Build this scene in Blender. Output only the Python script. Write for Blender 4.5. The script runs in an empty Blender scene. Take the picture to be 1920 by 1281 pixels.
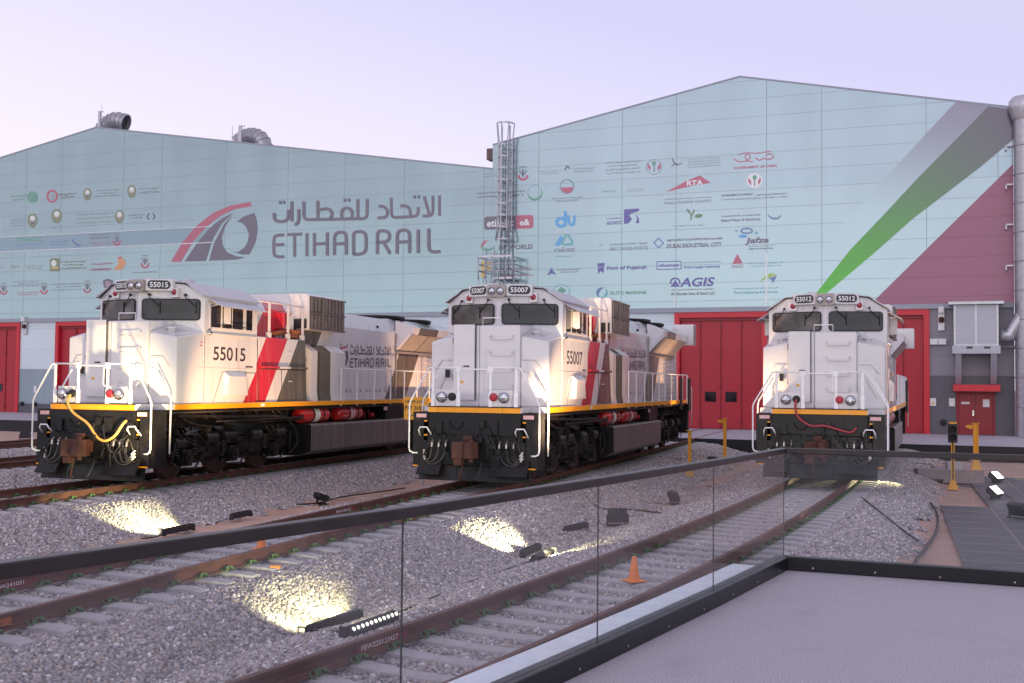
import bpy, math, random
import numpy as np
from math import radians, sin, cos, pi, atan2, hypot
from mathutils import Vector, Matrix
random.seed(7)
SC = bpy.context.scene
COL = SC.collection

# ------------------------------------------------------------------ camera
F, PITCH, ROLL, CH = 2085.56, 0.0388, 0.0097, 2.4132
cam_d = bpy.data.cameras.new('camera')
cam_d.lens = F / 1920 * 36; cam_d.sensor_width = 36
cam_d.clip_start = 0.05; cam_d.clip_end = 4000
cam_d.dof.use_dof = True; cam_d.dof.focus_distance = 27.0; cam_d.dof.aperture_fstop = 10
cam = bpy.data.objects.new('camera', cam_d); COL.objects.link(cam)
cam.matrix_world = Matrix.Translation((0, 0, CH)) @ Matrix.Rotation(pi/2 + PITCH, 4, 'X') @ Matrix.Rotation(ROLL, 4, 'Z')
SC.camera = cam

# ------------------------------------------------------------------ dusk sky
world = bpy.data.worlds.new('World'); SC.world = world; world.use_nodes = True
wn = world.node_tree; wn.nodes.clear()
def N(t, typ, **kw):
    n = t.nodes.new(typ)
    for k, v in kw.items(): setattr(n, k, v)
    return n
w_out = N(wn, 'ShaderNodeOutputWorld'); w_bg = N(wn, 'ShaderNodeBackground')
w_geo = N(wn, 'ShaderNodeTexCoord'); w_sep = N(wn, 'ShaderNodeSeparateXYZ')
w_ramp = N(wn, 'ShaderNodeValToRGB'); w_sky = N(wn, 'ShaderNodeTexSky', sky_type='NISHITA', sun_disc=False)
SUN_EL, SUN_AZ = radians(1.5), radians(205)
w_sky.sun_elevation = SUN_EL; w_sky.sun_rotation = SUN_AZ
wn.links.new(w_geo.outputs['Generated'], w_sep.inputs[0])
w_az = N(wn, 'ShaderNodeMath', operation='MULTIPLY_ADD'); w_az.inputs[1].default_value = 0.22
wn.links.new(w_sep.outputs['X'], w_az.inputs[0]); wn.links.new(w_sep.outputs['Z'], w_az.inputs[2])
wn.links.new(w_az.outputs[0], w_ramp.inputs[0])
cr = w_ramp.color_ramp
cr.elements[0].position = 0.0; cr.elements[0].color = (0.95, 0.87, 1.0, 1)
cr.elements[1].position = 1.0; cr.elements[1].color = (0.58, 0.56, 0.68, 1)
for p, c in ((0.10, (0.93, 0.855, 1.0, 1)), (0.22, (0.80, 0.76, 0.96, 1)), (0.34, (0.65, 0.63, 0.92, 1)), (0.52, (0.66, 0.63, 0.78, 1))):
    e = cr.elements.new(p); e.color = c
w_mix = N(wn, 'ShaderNodeMix', data_type='RGBA'); w_mix.inputs[0].default_value = 0.93
w_sc = N(wn, 'ShaderNodeMix', data_type='RGBA', blend_type='MULTIPLY'); w_sc.inputs[0].default_value = 1.0
w_sc.inputs[7].default_value = (0.12, 0.12, 0.12, 1)
wn.links.new(w_sky.outputs[0], w_sc.inputs[6])
wn.links.new(w_sc.outputs[2], w_mix.inputs[6]); wn.links.new(w_ramp.outputs[0], w_mix.inputs[7])
# afterglow low in the sky behind the photographer
w_ny = N(wn, 'ShaderNodeMath', operation='MULTIPLY', use_clamp=True); w_ny.inputs[1].default_value = -1.2; wn.links.new(w_sep.outputs['Y'], w_ny.inputs[0])
w_lo = N(wn, 'ShaderNodeMapRange'); w_lo.inputs[1].default_value = 0.24; w_lo.inputs[2].default_value = 0.0; w_lo.inputs[3].default_value = 0; w_lo.inputs[4].default_value = 1; wn.links.new(w_sep.outputs['Z'], w_lo.inputs[0])
w_l2 = N(wn, 'ShaderNodeMath', operation='POWER'); w_l2.inputs[1].default_value = 2.2; wn.links.new(w_lo.outputs[0], w_l2.inputs[0])
w_gf = N(wn, 'ShaderNodeMath', operation='MULTIPLY'); wn.links.new(w_ny.outputs[0], w_gf.inputs[0]); wn.links.new(w_l2.outputs[0], w_gf.inputs[1])
w_gl = N(wn, 'ShaderNodeMix', data_type='RGBA', blend_type='ADD'); w_gl.inputs[7].default_value = (1.5, 1.95, 1.75, 1)
wn.links.new(w_gf.outputs[0], w_gl.inputs[0]); wn.links.new(w_mix.outputs[2], w_gl.inputs[6])
wn.links.new(w_gl.outputs[2], w_bg.inputs[0]); w_bg.inputs[1].default_value = 1.13
wn.links.new(w_bg.outputs[0], w_out.inputs[0])
sun_d = bpy.data.lights.new('sun', 'SUN'); sun_d.energy = 0.3; sun_d.angle = radians(40); sun_d.color = (0.96, 0.88, 1.0)
sun = bpy.data.objects.new('sun', sun_d); COL.objects.link(sun)
sun.rotation_euler = (radians(66), 0, radians(-28))
SC.view_settings.view_transform = 'Standard'; SC.view_settings.look = 'None'
SC.view_settings.exposure = 0.0; SC.view_settings.gamma = 1.0

# ------------------------------------------------------------------ pixel helpers (photo 1920 x 1281)
def ray(px, py):
    dx, dy = px - 960, py - 640.5
    c, s = cos(ROLL), sin(ROLL)
    x = dx*c + dy*s; u = dx*s - dy*c
    c, s = cos(PITCH), sin(PITCH)
    return Vector((x/F, (F*c - u*s)/F, (F*s + u*c)/F))
def onz(px, py, z=0.0):
    r = ray(px, py); t = (z - CH)/r.z
    return Vector((r.x*t, r.y*t, z))
def atd(px, py, d):
    r = ray(px, py); t = d/r.y
    return Vector((r.x*t, d, CH + r.z*t))
WA = radians(-21.38); WU = Vector((cos(WA), sin(WA), 0)); WN = Vector((sin(WA), -cos(WA), 0))
W0 = Vector((-37.376, 83.199, 0))
def wall(px, py, off=0.0):                      # a point of the hall front, as (s along it, z)
    o = Vector((0, 0, CH)); r = ray(px, py)
    t = ((W0 + WN*off - o).dot(WN))/r.dot(WN)
    p = o + r*t - W0
    return p.dot(WU), p.z
WMAT = Matrix(((WU.x, -WN.x, 0, W0.x), (WU.y, -WN.y, 0, W0.y), (0, 0, 1, 0), (0, 0, 0, 1)))   # local x along, local y into the hall

# ------------------------------------------------------------------ materials
MATS = {}
def mat(name, col, rough=0.6, metal=0.0, var=0.06, scale=6.0, bump=0.0, bscale=40.0, coat=0.0, emit=0.0, spec=0.5, stretch=None, dirt=None):
    if name in MATS: return MATS[name]
    m = bpy.data.materials.new(name); m.use_nodes = True; t = m.node_tree
    b = t.nodes['Principled BSDF']; b.inputs['Roughness'].default_value = rough; b.inputs['Metallic'].default_value = metal
    b.inputs['Specular IOR Level'].default_value = spec
    b.inputs['Coat Weight'].default_value = coat; b.inputs['Coat Roughness'].default_value = 0.12
    tc = N(t, 'ShaderNodeTexCoord'); src = tc.outputs['Object']
    if stretch:
        mp = N(t, 'ShaderNodeMapping'); mp.inputs['Scale'].default_value = stretch
        t.links.new(src, mp.inputs[0]); src = mp.outputs[0]
    no = N(t, 'ShaderNodeTexNoise'); no.inputs['Scale'].default_value = scale; no.inputs['Detail'].default_value = 5
    t.links.new(src, no.inputs['Vector'])
    rp = N(t, 'ShaderNodeValToRGB')
    rp.color_ramp.elements[0].position = 0.3; rp.color_ramp.elements[1].position = 0.7
    rp.color_ramp.elements[0].color = tuple(max(0, c*(1 - var)) for c in col) + (1,)
    rp.color_ramp.elements[1].color = tuple(min(1, c*(1 + var)) for c in col) + (1,)
    t.links.new(no.outputs[0], rp.inputs[0]); colout = rp.outputs[0]
    if dirt:
        dn = N(t, 'ShaderNodeTexNoise'); dn.inputs['Scale'].default_value = dirt[1]; dn.inputs['Detail'].default_value = 8; dn.inputs['Roughness'].default_value = 0.7
        t.links.new(src, dn.inputs['Vector'])
        dr = N(t, 'ShaderNodeValToRGB'); dr.color_ramp.elements[0].position = dirt[2]; dr.color_ramp.elements[1].position = dirt[2] + 0.2
        t.links.new(dn.outputs[0], dr.inputs[0])
        mx = N(t, 'ShaderNodeMix', data_type='RGBA'); mx.inputs[7].default_value = tuple(dirt[0]) + (1,)
        t.links.new(dr.outputs[0], mx.inputs[0]); t.links.new(colout, mx.inputs[6]); colout = mx.outputs[2]
    t.links.new(colout, b.inputs['Base Color'])
    rr = N(t, 'ShaderNodeMapRange'); rr.inputs[3].default_value = max(0.02, rough - 0.08); rr.inputs[4].default_value = min(1, rough + 0.08)
    t.links.new(no.outputs[0], rr.inputs[0]); t.links.new(rr.outputs[0], b.inputs['Roughness'])
    if bump:
        bn = N(t, 'ShaderNodeTexNoise'); bn.inputs['Scale'].default_value = bscale; bn.inputs['Detail'].default_value = 4
        t.links.new(src, bn.inputs['Vector'])
        bp = N(t, 'ShaderNodeBump'); bp.inputs['Strength'].default_value = bump; bp.inputs['Distance'].default_value = 0.02
        t.links.new(bn.outputs[0], bp.inputs['Height']); t.links.new(bp.outputs[0], b.inputs['Normal'])
    if emit:
        b.inputs['Emission Color'].default_value = tuple(col) + (1,); b.inputs['Emission Strength'].default_value = emit
    MATS[name] = m
    return m

def panel_mat(name, col, rough, metal, pw, ph, var=0.03, line=0.72):
    """cladding: long panels with fine joints (real panel pattern in the wall's own coordinates)"""
    m = mat(name, col, rough, metal, var=var*1.8, scale=0.35, stretch=(1, 1, .35))
    t = m.node_tree; b = t.nodes['Principled BSDF']
    src = b.inputs['Base Color'].links[0].from_socket
    tc = N(t, 'ShaderNodeTexCoord'); sp = N(t, 'ShaderNodeSeparateXYZ'); cb = N(t, 'ShaderNodeCombineXYZ')
    t.links.new(tc.outputs['Object'], sp.inputs[0]); t.links.new(sp.outputs[0], cb.inputs[0]); t.links.new(sp.outputs[2], cb.inputs[1])
    br = N(t, 'ShaderNodeTexBrick'); br.offset = 0.0; br.inputs['Scale'].default_value = 1.0
    br.inputs['Brick Width'].default_value = pw; br.inputs['Row Height'].default_value = ph
    br.inputs['Mortar Size'].default_value = 0.016; br.inputs['Mortar Smooth'].default_value = 0.0
    br.inputs['Color1'].default_value = (1, 1, 1, 1); br.inputs['Color2'].default_value = (0.95, 0.96, 0.97, 1)
    br.inputs['Mortar'].default_value = (line, line*0.98, line, 1)
    t.links.new(cb.outputs[0], br.inputs[0])
    mx = N(t, 'ShaderNodeMix', data_type='RGBA', blend_type='MULTIPLY'); mx.inputs[0].default_value = 1
    t.links.new(src, mx.inputs[6]); t.links.new(br.outputs[0], mx.inputs[7]); t.links.new(mx.outputs[2], b.inputs['Base Color'])
    bp = N(t, 'ShaderNodeBump'); bp.inputs['Strength'].default_value = 0.2; bp.inputs['Distance'].default_value = 0.015; bp.invert = True
    t.links.new(br.outputs['Fac'], bp.inputs['Height']); t.links.new(bp.outputs[0], b.inputs['Normal'])
    return m

M_white = mat('loco_white_paint', (0.67, 0.64, 0.655), 0.24, 0, var=0.03, scale=1.5, coat=0.4, dirt=((0.60, 0.565, 0.56), 1.1, 0.6))
M_roofw = mat('loco_roof_paint', (0.52, 0.50, 0.545), 0.4, 0, var=0.06, scale=3, dirt=((0.38, 0.36, 0.36), 2.2, 0.6))
M_black = mat('black_enamel', (0.010, 0.009, 0.010), 0.40, 0, var=0.3, scale=5, spec=0.3, dirt=((0.040, 0.031, 0.027), 3.0, 0.54))
M_under = mat('grimy_underframe', (0.015, 0.013, 0.013), 0.42, 0.3, var=0.5, scale=7, bump=0.3, bscale=25, dirt=((0.075, 0.05, 0.036), 5.0, 0.54))
M_pilot = mat('dark_grey_pilot_paint', (0.011, 0.010, 0.011), 0.42, 0, var=0.35, scale=4, spec=0.3, dirt=((0.055, 0.042, 0.036), 3.5, 0.58))
M_orange = mat('orange_reflective_stripe', (0.92, 0.36, 0.01), 0.4, 0, var=0.05, scale=4, dirt=((0.6, 0.28, 0.04), 5, 0.66))
M_redp = mat('loco_red_paint', (0.50, 0.015, 0.035), 0.3, coat=0.3)
M_steel = mat('brushed_tank_steel', (0.25, 0.215, 0.205), 0.38, 0.6, var=0.25, scale=1.2, stretch=(1, 4, 0.12), dirt=((0.10, 0.08, 0.075), 1.4, 0.55))
M_chrome = mat('lamp_chrome', (0.42, 0.42, 0.45), 0.16, 1.0)
M_lens = mat('clear_lamp_lens', (0.50, 0.50, 0.53), 0.10, 0.7, coat=0.6)
M_redlens = mat('red_lamp_lens', (0.30, 0.012, 0.03), 0.15, coat=0.8)
M_redcap = mat('red_receptacle_cap', (0.42, 0.02, 0.04), 0.4)
M_glass = mat('dark_cab_glass', (0.022, 0.018, 0.024), 0.10, 0, var=0.7, scale=2.2, spec=0.35)
M_glass2 = mat('cab_glass_with_lining', (0.115, 0.098, 0.092), 0.10, 0, var=0.8, scale=1.7, spec=0.35)
M_rubber = mat('black_rubber', (0.012, 0.012, 0.014), 0.6)
M_hose = mat('grey_braided_hose', (0.055, 0.052, 0.052), 0.45, 0.2, var=0.2, scale=60)
M_brass = mat('hose_end_metal', (0.62, 0.58, 0.52), 0.3, 0.8)
M_rustc = mat('rust_red_coupler', (0.075, 0.024, 0.015), 0.7, 0.1, var=0.35, scale=9, bump=0.3, bscale=30)
M_rustor = mat('orange_rust_steel', (0.36, 0.11, 0.04), 0.7, 0.1, var=0.3, scale=9)
M_wheel = mat('wheel_tread_steel', (0.085, 0.045, 0.033), 0.5, 0.4, var=0.3, scale=6)
M_hand = mat('white_handrail_paint', (0.86, 0.85, 0.86), 0.35)
M_grille = mat('radiator_grille_metal', (0.36, 0.315, 0.29), 0.42, 0.3, var=0.15, scale=8)
M_text = mat('dark_lettering', (0.045, 0.03, 0.035), 0.5)
M_textw = mat('white_lettering', (0.85, 0.85, 0.85), 0.5)
M_yhose = mat('yellow_jumper_cable', (0.62, 0.36, 0.09), 0.5)
M_rhose = mat('red_jumper_cable', (0.34, 0.04, 0.05), 0.5)
M_drum = mat('red_air_reservoir', (0.55, 0.02, 0.02), 0.25, coat=0.4, var=0.08, scale=5)
M_seamg = mat('grey_panel_gap', (0.10, 0.095, 0.10), 0.6)
M_sticker = mat('white_notice', (0.75, 0.74, 0.72), 0.5)
M_pink = mat('red_white_notice', (0.70, 0.42, 0.42), 0.5)
M_beige = mat('cab_interior_panel', (0.34, 0.30, 0.26), 0.6)
M_grid = mat('brake_grid_metal', (0.21, 0.175, 0.16), 0.42, 0.4, var=0.25, scale=7)
M_louver = mat('louvre_dark', (0.03, 0.03, 0.035), 0.5)

M_clad = panel_mat('pale_cyan_cladding', (0.322, 0.42, 0.452), 0.17, 0.5, 400.0, 1.05, line=0.80)  # the cyan of the projected light is part of this base colour
M_clow = panel_mat('pale_lower_panel', (0.68, 0.77, 0.80), 0.42, 0.0, 400, 1.55, line=0.78)
M_grey = panel_mat('grey_lower_wall', (0.255, 0.235, 0.27), 0.45, 0.0, 400, 1.05, line=0.75)
M_dado1 = panel_mat('blue_grey_dado', (0.29, 0.355, 0.40), 0.5, 0.0, 1.6, 9.0, line=0.85)
M_dado2 = mat('dark_dado_base', (0.10, 0.095, 0.115), 0.6)
M_dado3 = panel_mat('dark_grey_dado', (0.115, 0.108, 0.125), 0.5, 0.0, 2.6, 9.0, line=0.8)
M_fascia = mat('grey_fascia_lip', (0.34, 0.36, 0.42), 0.5)
M_roof = mat('hall_roof_sheet', (0.42, 0.45, 0.5), 0.45)
M_door = mat('red_gate_paint', (0.42, 0.012, 0.028), 0.45, var=0.05, scale=0.6)
M_doord = mat('dark_red_door_paint', (0.26, 0.006, 0.016), 0.45, var=0.05, scale=0.8)
M_doorf = mat('bright_red_frame_paint', (0.60, 0.018, 0.035), 0.4)
M_stripe_red = panel_mat('mauve_red_print', (0.33, 0.135, 0.195), 0.36, 0.15, 400.0, 1.05, line=0.75)  # projected mauve triangle, its light put into the surface colour
M_concrete = mat('pavement_concrete', (0.42, 0.39, 0.44), 0.75, var=0.12, scale=0.8, bump=0.15, bscale=30, dirt=((0.28, 0.26, 0.29), 0.5, 0.55))
M_slabedge = mat('black_slab_edge', (0.010, 0.010, 0.013), 0.6)
M_galv = mat('galvanised_steel', (0.50, 0.49, 0.53), 0.38, 0.6, var=0.14, scale=5)
M_galvd = mat('dull_galvanised_pipe', (0.40, 0.385, 0.42), 0.38, 0.6, var=0.14, scale=5)
M_ac = mat('air_unit_sheet', (0.42, 0.42, 0.47), 0.45, 0.3, var=0.05, scale=2)
M_yellow = mat('safety_yellow', (0.80, 0.38, 0.01), 0.45, var=0.06, scale=5)
M_signy = mat('sign_orange_yellow', (1.0, 0.47, 0.02), 0.35, var=0.03)
M_cone = mat('cone_orange_plastic', (0.90, 0.27, 0.05), 0.5, var=0.05)
M_lampb = mat('lamp_housing_black', (0.020, 0.018, 0.020), 0.5, var=0.3, scale=9)
M_glow = mat('lit_lamp_face', (1.0, 0.97, 0.88), 0.5, emit=9.0)
M_glow2 = mat('lit_led_lens', (1.0, 0.96, 0.80), 0.5, emit=2.6)
M_rail = mat('rusty_rail_steel', (0.135, 0.055, 0.040), 0.6, 0.15, var=0.25, scale=3, bump=0.12, bscale=60, dirt=((0.19, 0.088, 0.06), 4, 0.6))
M_railp = mat('red_rail_paint', (0.20, 0.035, 0.035), 0.6)
M_sleeper = mat('sleeper_concrete', (0.43, 0.405, 0.42), 0.85, var=0.13, scale=7, bump=0.25, bscale=60, dirt=((0.31, 0.285, 0.285), 5, 0.56))
M_clip = mat('green_rail_clip', (0.075, 0.16, 0.055), 0.55, var=0.3, scale=30)
M_carpet = mat('grey_platform_carpet', (0.50, 0.46, 0.51), 0.95, var=0.34, scale=95, bump=0.5, bscale=260, dirt=((0.43, 0.395, 0.44), 1.6, 0.55), spec=0.1)
M_kerb = mat('black_channel', (0.012, 0.011, 0.014), 0.35, 0.3)
M_hrail = mat('bronze_handrail', (0.040, 0.031, 0.032), 0.35, 0.4, var=0.15)
M_ledge = mat('white_platform_edge', (0.86, 0.90, 1.0), 0.22)
M_mat = mat('dark_rubber_floor_mat', (0.115, 0.108, 0.125), 0.6, var=0.25, scale=3, bump=0.1, bscale=60, dirt=((0.24, 0.19, 0.18), 1.1, 0.52))
M_seam = mat('mat_seam', (0.33, 0.28, 0.27), 0.8)
M_cable = mat('black_cable', (0.012, 0.012, 0.013), 0.5)
M_block = mat('cast_concrete_block', (0.30, 0.26, 0.26), 0.85, var=0.12, scale=4, bump=0.2)
M_graybox = mat('pale_junction_box', (0.48, 0.45, 0.47), 0.6)

def glass_pane_mat():
    m = bpy.data.materials.new('balustrade_glass'); m.use_nodes = True; t = m.node_tree; t.nodes.clear()
    o = N(t, 'ShaderNodeOutputMaterial'); mx = N(t, 'ShaderNodeMixShader'); tr = N(t, 'ShaderNodeBsdfTransparent'); gl = N(t, 'ShaderNodeBsdfGlossy')
    gl.inputs['Roughness'].default_value = 0.0; tr.inputs[0].default_value = (0.93, 0.94, 0.95, 1)
    fr = N(t, 'ShaderNodeFresnel'); fr.inputs['IOR'].default_value = 1.45
    mx2 = N(t, 'ShaderNodeMixShader'); df = N(t, 'ShaderNodeBsdfDiffuse'); df.inputs[0].default_value = (0.6, 0.58, 0.6, 1)
    tc = N(t, 'ShaderNodeTexCoord'); no = N(t, 'ShaderNodeTexNoise'); no.inputs['Scale'].default_value = 2.3; no.inputs['Detail'].default_value = 6
    mr = N(t, 'ShaderNodeMapRange'); mr.inputs[1].default_value = 0.35; mr.inputs[2].default_value = 0.8; mr.inputs[3].default_value = 0.008; mr.inputs[4].default_value = 0.07
    t.links.new(tc.outputs['Object'], no.inputs[0]); t.links.new(no.outputs[0], mr.inputs[0])
    ge = N(t, 'ShaderNodeNewGeometry'); nb = N(t, 'ShaderNodeMath', operation='SUBTRACT'); nb.inputs[0].default_value = 1.0; t.links.new(ge.outputs['Backfacing'], nb.inputs[1])
    fm = N(t, 'ShaderNodeMath', operation='MULTIPLY'); t.links.new(fr.outputs[0], fm.inputs[0]); t.links.new(nb.outputs[0], fm.inputs[1])   # only the face towards the viewer mirrors
    t.links.new(fm.outputs[0], mx.inputs[0]); t.links.new(tr.outputs[0], mx.inputs[1]); t.links.new(gl.outputs[0], mx.inputs[2])
    t.links.new(mr.outputs[0], mx2.inputs[0]); t.links.new(mx.outputs[0], mx2.inputs[1]); t.links.new(df.outputs[0], mx2.inputs[2])
    t.links.new(mx2.outputs[0], o.inputs[0])
    return m
M_pane = glass_pane_mat()
M_paneedge = mat('dark_glass_edge', (0.045, 0.05, 0.048), 0.3)

# livery: red / white / olive diagonal bands, painted on the body in the locomotive's own coordinates
def livery_mat():
    m = mat('loco_livery_paint', (0.67, 0.64, 0.655), 0.24, 0, var=0.03, scale=1.5, coat=0.4, dirt=((0.60, 0.565, 0.56), 1.1, 0.6))
    t = m.node_tree; b = t.nodes['Principled BSDF']; src = b.inputs['Base Color'].links[0].from_socket
    tc = N(t, 'ShaderNodeTexCoord'); sp = N(t, 'ShaderNodeSeparateXYZ'); t.links.new(tc.outputs['Object'], sp.inputs[0])
    a = N(t, 'ShaderNodeMath', operation='MULTIPLY_ADD'); a.inputs[1].default_value = -0.74; t.links.new(sp.outputs['Z'], a.inputs[0]); t.links.new(sp.outputs['Y'], a.inputs[2])
    # wavy front edge of the red band
    def rng(lo, hi, sock):
        g = N(t, 'ShaderNodeMath', operation='GREATER_THAN'); g.inputs[1].default_value = lo; t.links.new(sock, g.inputs[0])
        l = N(t, 'ShaderNodeMath', operation='LESS_THAN'); l.inputs[1].default_value = hi; t.links.new(sock, l.inputs[0])
        k = N(t, 'ShaderNodeMath', operation='MULTIPLY'); t.links.new(g.outputs[0], k.inputs[0]); t.links.new(l.outputs[0], k.inputs[1])
        return k.outputs[0]
    out = src
    for lo, hi, c in ((2.62, 3.80, (0.50, 0.015, 0.035)), (4.42, 6.25, (0.10, 0.088, 0.072)), (12.55, 14.35, (0.11, 0.096, 0.08))):
        mx = N(t, 'ShaderNodeMix', data_type='RGBA'); mx.inputs[7].default_value = c + (1,)
        t.links.new(rng(lo, hi, a.outputs[0]), mx.inputs[0]); t.links.new(out, mx.inputs[6]); out = mx.outputs[2]
    mp = N(t, 'ShaderNodeMapping'); mp.inputs['Scale'].default_value = (2.6, 2.6, .22); t.links.new(tc.outputs['Object'], mp.inputs[0])
    sn = N(t, 'ShaderNodeTexNoise'); sn.inputs['Scale'].default_value = 2.4; sn.inputs['Detail'].default_value = 7; sn.inputs['Roughness'].default_value = .65; t.links.new(mp.outputs[0], sn.inputs['Vector'])
    sr = N(t, 'ShaderNodeMapRange'); sr.inputs[1].default_value = .52; sr.inputs[2].default_value = .78; sr.inputs[3].default_value = 0; sr.inputs[4].default_value = .45; t.links.new(sn.outputs[0], sr.inputs[0])
    mx = N(t, 'ShaderNodeMix', data_type='RGBA'); mx.inputs[7].default_value = (.36, .31, .28, 1); t.links.new(sr.outputs[0], mx.inputs[0]); t.links.new(out, mx.inputs[6]); out = mx.outputs[2]
    t.links.new(out, b.inputs['Base Color'])
    return m
M_livery = livery_mat()
M_olive = mat('loco_olive_paint', (0.12, 0.105, 0.085), 0.22, 0.15, var=0.06, coat=0.4)

# ------------------------------------------------------------------ mesh builder
class MB:
    def __init__(s): s.v = []; s.f = []; s.m = []; s.cur = 0; s.sm = []
    def add(s, vs, fs, smooth=False):
        o = len(s.v); s.v += [tuple(v) for v in vs]
        for f in fs: s.f.append(tuple(i + o for i in f)); s.m.append(s.cur); s.sm.append(smooth)
        return s
    def box(s, x0, x1, y0, y1, z0, z1):
        if x0 > x1: x0, x1 = x1, x0
        if y0 > y1: y0, y1 = y1, y0
        if z0 > z1: z0, z1 = z1, z0
        return s.add([(x0,y0,z0),(x1,y0,z0),(x1,y1,z0),(x0,y1,z0),(x0,y0,z1),(x1,y0,z1),(x1,y1,z1),(x0,y1,z1)],
              [(0,3,2,1),(4,5,6,7),(0,1,5,4),(1,2,6,5),(2,3,7,6),(3,0,4,7)])
    def hexa(s, p):      # 8 points, bottom 4 then top 4 (counter-clockwise from above)
        return s.add(p, [(0,3,2,1),(4,5,6,7),(0,1,5,4),(1,2,6,5),(2,3,7,6),(3,0,4,7)])
    def cyl(s, a, b, r, n=14, r2=None, caps=True):
        a, b = Vector(a), Vector(b); d = (b - a).normalized()
        u = d.orthogonal().normalized(); w = d.cross(u); r2 = r if r2 is None else r2
        vs = []
        for p, q in ((a, r), (b, r2)):
            for i in range(n): t = 2*pi*i/n; vs.append(p + u*(q*cos(t)) + w*(q*sin(t)))
        s.add(vs, [(i, (i+1) % n, n + (i+1) % n, n + i) for i in range(n)], True)
        if caps: s.add(vs, [tuple(range(n))[::-1], tuple(range(n, 2*n))])
        return s
    def tube(s, pts, r, n=8, closed=False, flat=None):
        P = [Vector(p) for p in pts]; k = len(P); vs = []; up = None
        for i in range(k):
            if closed: d = (P[(i+1) % k] - P[i-1])
            else: d = P[min(i+1, k-1)] - P[max(i-1, 0)]
            d.normalize()
            u = d.orthogonal() if up is None else (up - d*up.dot(d))
            if u.length < 1e-6: u = d.orthogonal()
            u.normalize(); up = u; w = d.cross(u)
            for j in range(n):
                t = 2*pi*j/n; vs.append(P[i] + u*(r*cos(t)) + w*(r*sin(t)))
        fs = []
        for i in range(k if closed else k-1):
            q = (i+1) % k
            for j in range(n): fs.append((i*n+j, i*n+(j+1) % n, q*n+(j+1) % n, q*n+j))
        if not closed: fs += [tuple(range(n))[::-1], tuple(range((k-1)*n, k*n))]
        return s.add(vs, fs, True)
    def prism(s, prof, a0, a1, axis='y'):
        """polygon profile swept between a0 and a1; axis y: profile (x,z); axis x: (y,z); axis z: (x,y)"""
        n = len(prof)
        def P(p, a): return {'y': (p[0], a, p[1]), 'x': (a, p[0], p[1]), 'z': (p[0], p[1], a)}[axis]
        vs = [P(p, a0) for p in prof] + [P(p, a1) for p in prof]
        return s.add(vs, [tuple(range(n)), tuple(range(2*n-1, n-1, -1))] + [(i, n+i, n+(i+1) % n, (i+1) % n) for i in range(n)])
    def poly(s, pts): return s.add(pts, [tuple(range(len(pts)))])
    def lathe(s, prof, c, axis=(0, 0, 1), n=20):
        """prof: (radius, height) pairs along axis from c"""
        d = Vector(axis).normalized(); u = d.orthogonal().normalized(); w = d.cross(u); c = Vector(c); vs = []
        for r, h in prof:
            for i in range(n): t = 2*pi*i/n; vs.append(c + d*h + u*(r*cos(t)) + w*(r*sin(t)))
        fs = [(k*n+i, k*n+(i+1) % n, (k+1)*n+(i+1) % n, (k+1)*n+i) for k in range(len(prof)-1) for i in range(n)]
        return s.add(vs, fs, True)
    def mat(s, i): s.cur = i; return s
    def build(s, name, mats, parent=None, bevel=0.0, world=None, flip=True):
        me = bpy.data.meshes.new(name); me.from_pydata(s.v, [], s.f)
        if not isinstance(mats, (list, tuple)): mats = [mats]
        for m in mats: me.materials.append(m)
        me.polygons.foreach_set('material_index', s.m); me.polygons.foreach_set('use_smooth', s.sm)
        me.validate()
        if flip:
            import bmesh
            bm = bmesh.new(); bm.from_mesh(me); bmesh.ops.recalc_face_normals(bm, faces=bm.faces); bm.to_mesh(me); bm.free()
        o = bpy.data.objects.new(name, me); COL.objects.link(o)
        if parent: o.parent = parent
        if world: o.matrix_world = world
        if bevel:
            md = o.modifiers.new('bevel', 'BEVEL'); md.width = bevel; md.segments = 2; md.limit_method = 'ANGLE'; md.angle_limit = radians(40)
        return o
def tag(o, label=None, cat=None, group=None, kind=None):
    if label: o['label'] = label
    if cat: o['category'] = cat
    if group: o['group'] = group
    if kind: o['kind'] = kind
    return o
def empty(name, loc=(0, 0, 0), rz=0.0, mw=None):
    o = bpy.data.objects.new(name, None); COL.objects.link(o); o.empty_display_size = 0.2
    if mw: o.matrix_world = mw
    else: o.location = loc; o.rotation_euler = (0, 0, rz)
    return o
def copy_tree(o, parent=None):
    c = o.copy(); COL.objects.link(c)
    if parent: c.parent = parent
    for ch in list(o.children): copy_tree(ch, c)
    return c
def bz(a, b, c, d, n=14):
    a, b, c, d = map(Vector, (a, b, c, d))
    return [a*(1-t)**3 + b*3*t*(1-t)**2 + c*3*t*t*(1-t) + d*t**3 for t in [i/(n-1) for i in range(n)]]
def smooth_path(pts, n=6):
    P = [Vector(p) for p in pts]; out = []
    for i in range(len(P)-1):
        p0 = P[max(i-1, 0)]; p1 = P[i]; p2 = P[i+1]; p3 = P[min(i+2, len(P)-1)]
        for k in range(n):
            t = k/n
            out.append(0.5*((2*p1) + (p2-p0)*t + (2*p0-5*p1+4*p2-p3)*t*t + (-p0+3*p1-3*p2+p3)*t**3))
    out.append(P[-1]); return out

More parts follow.
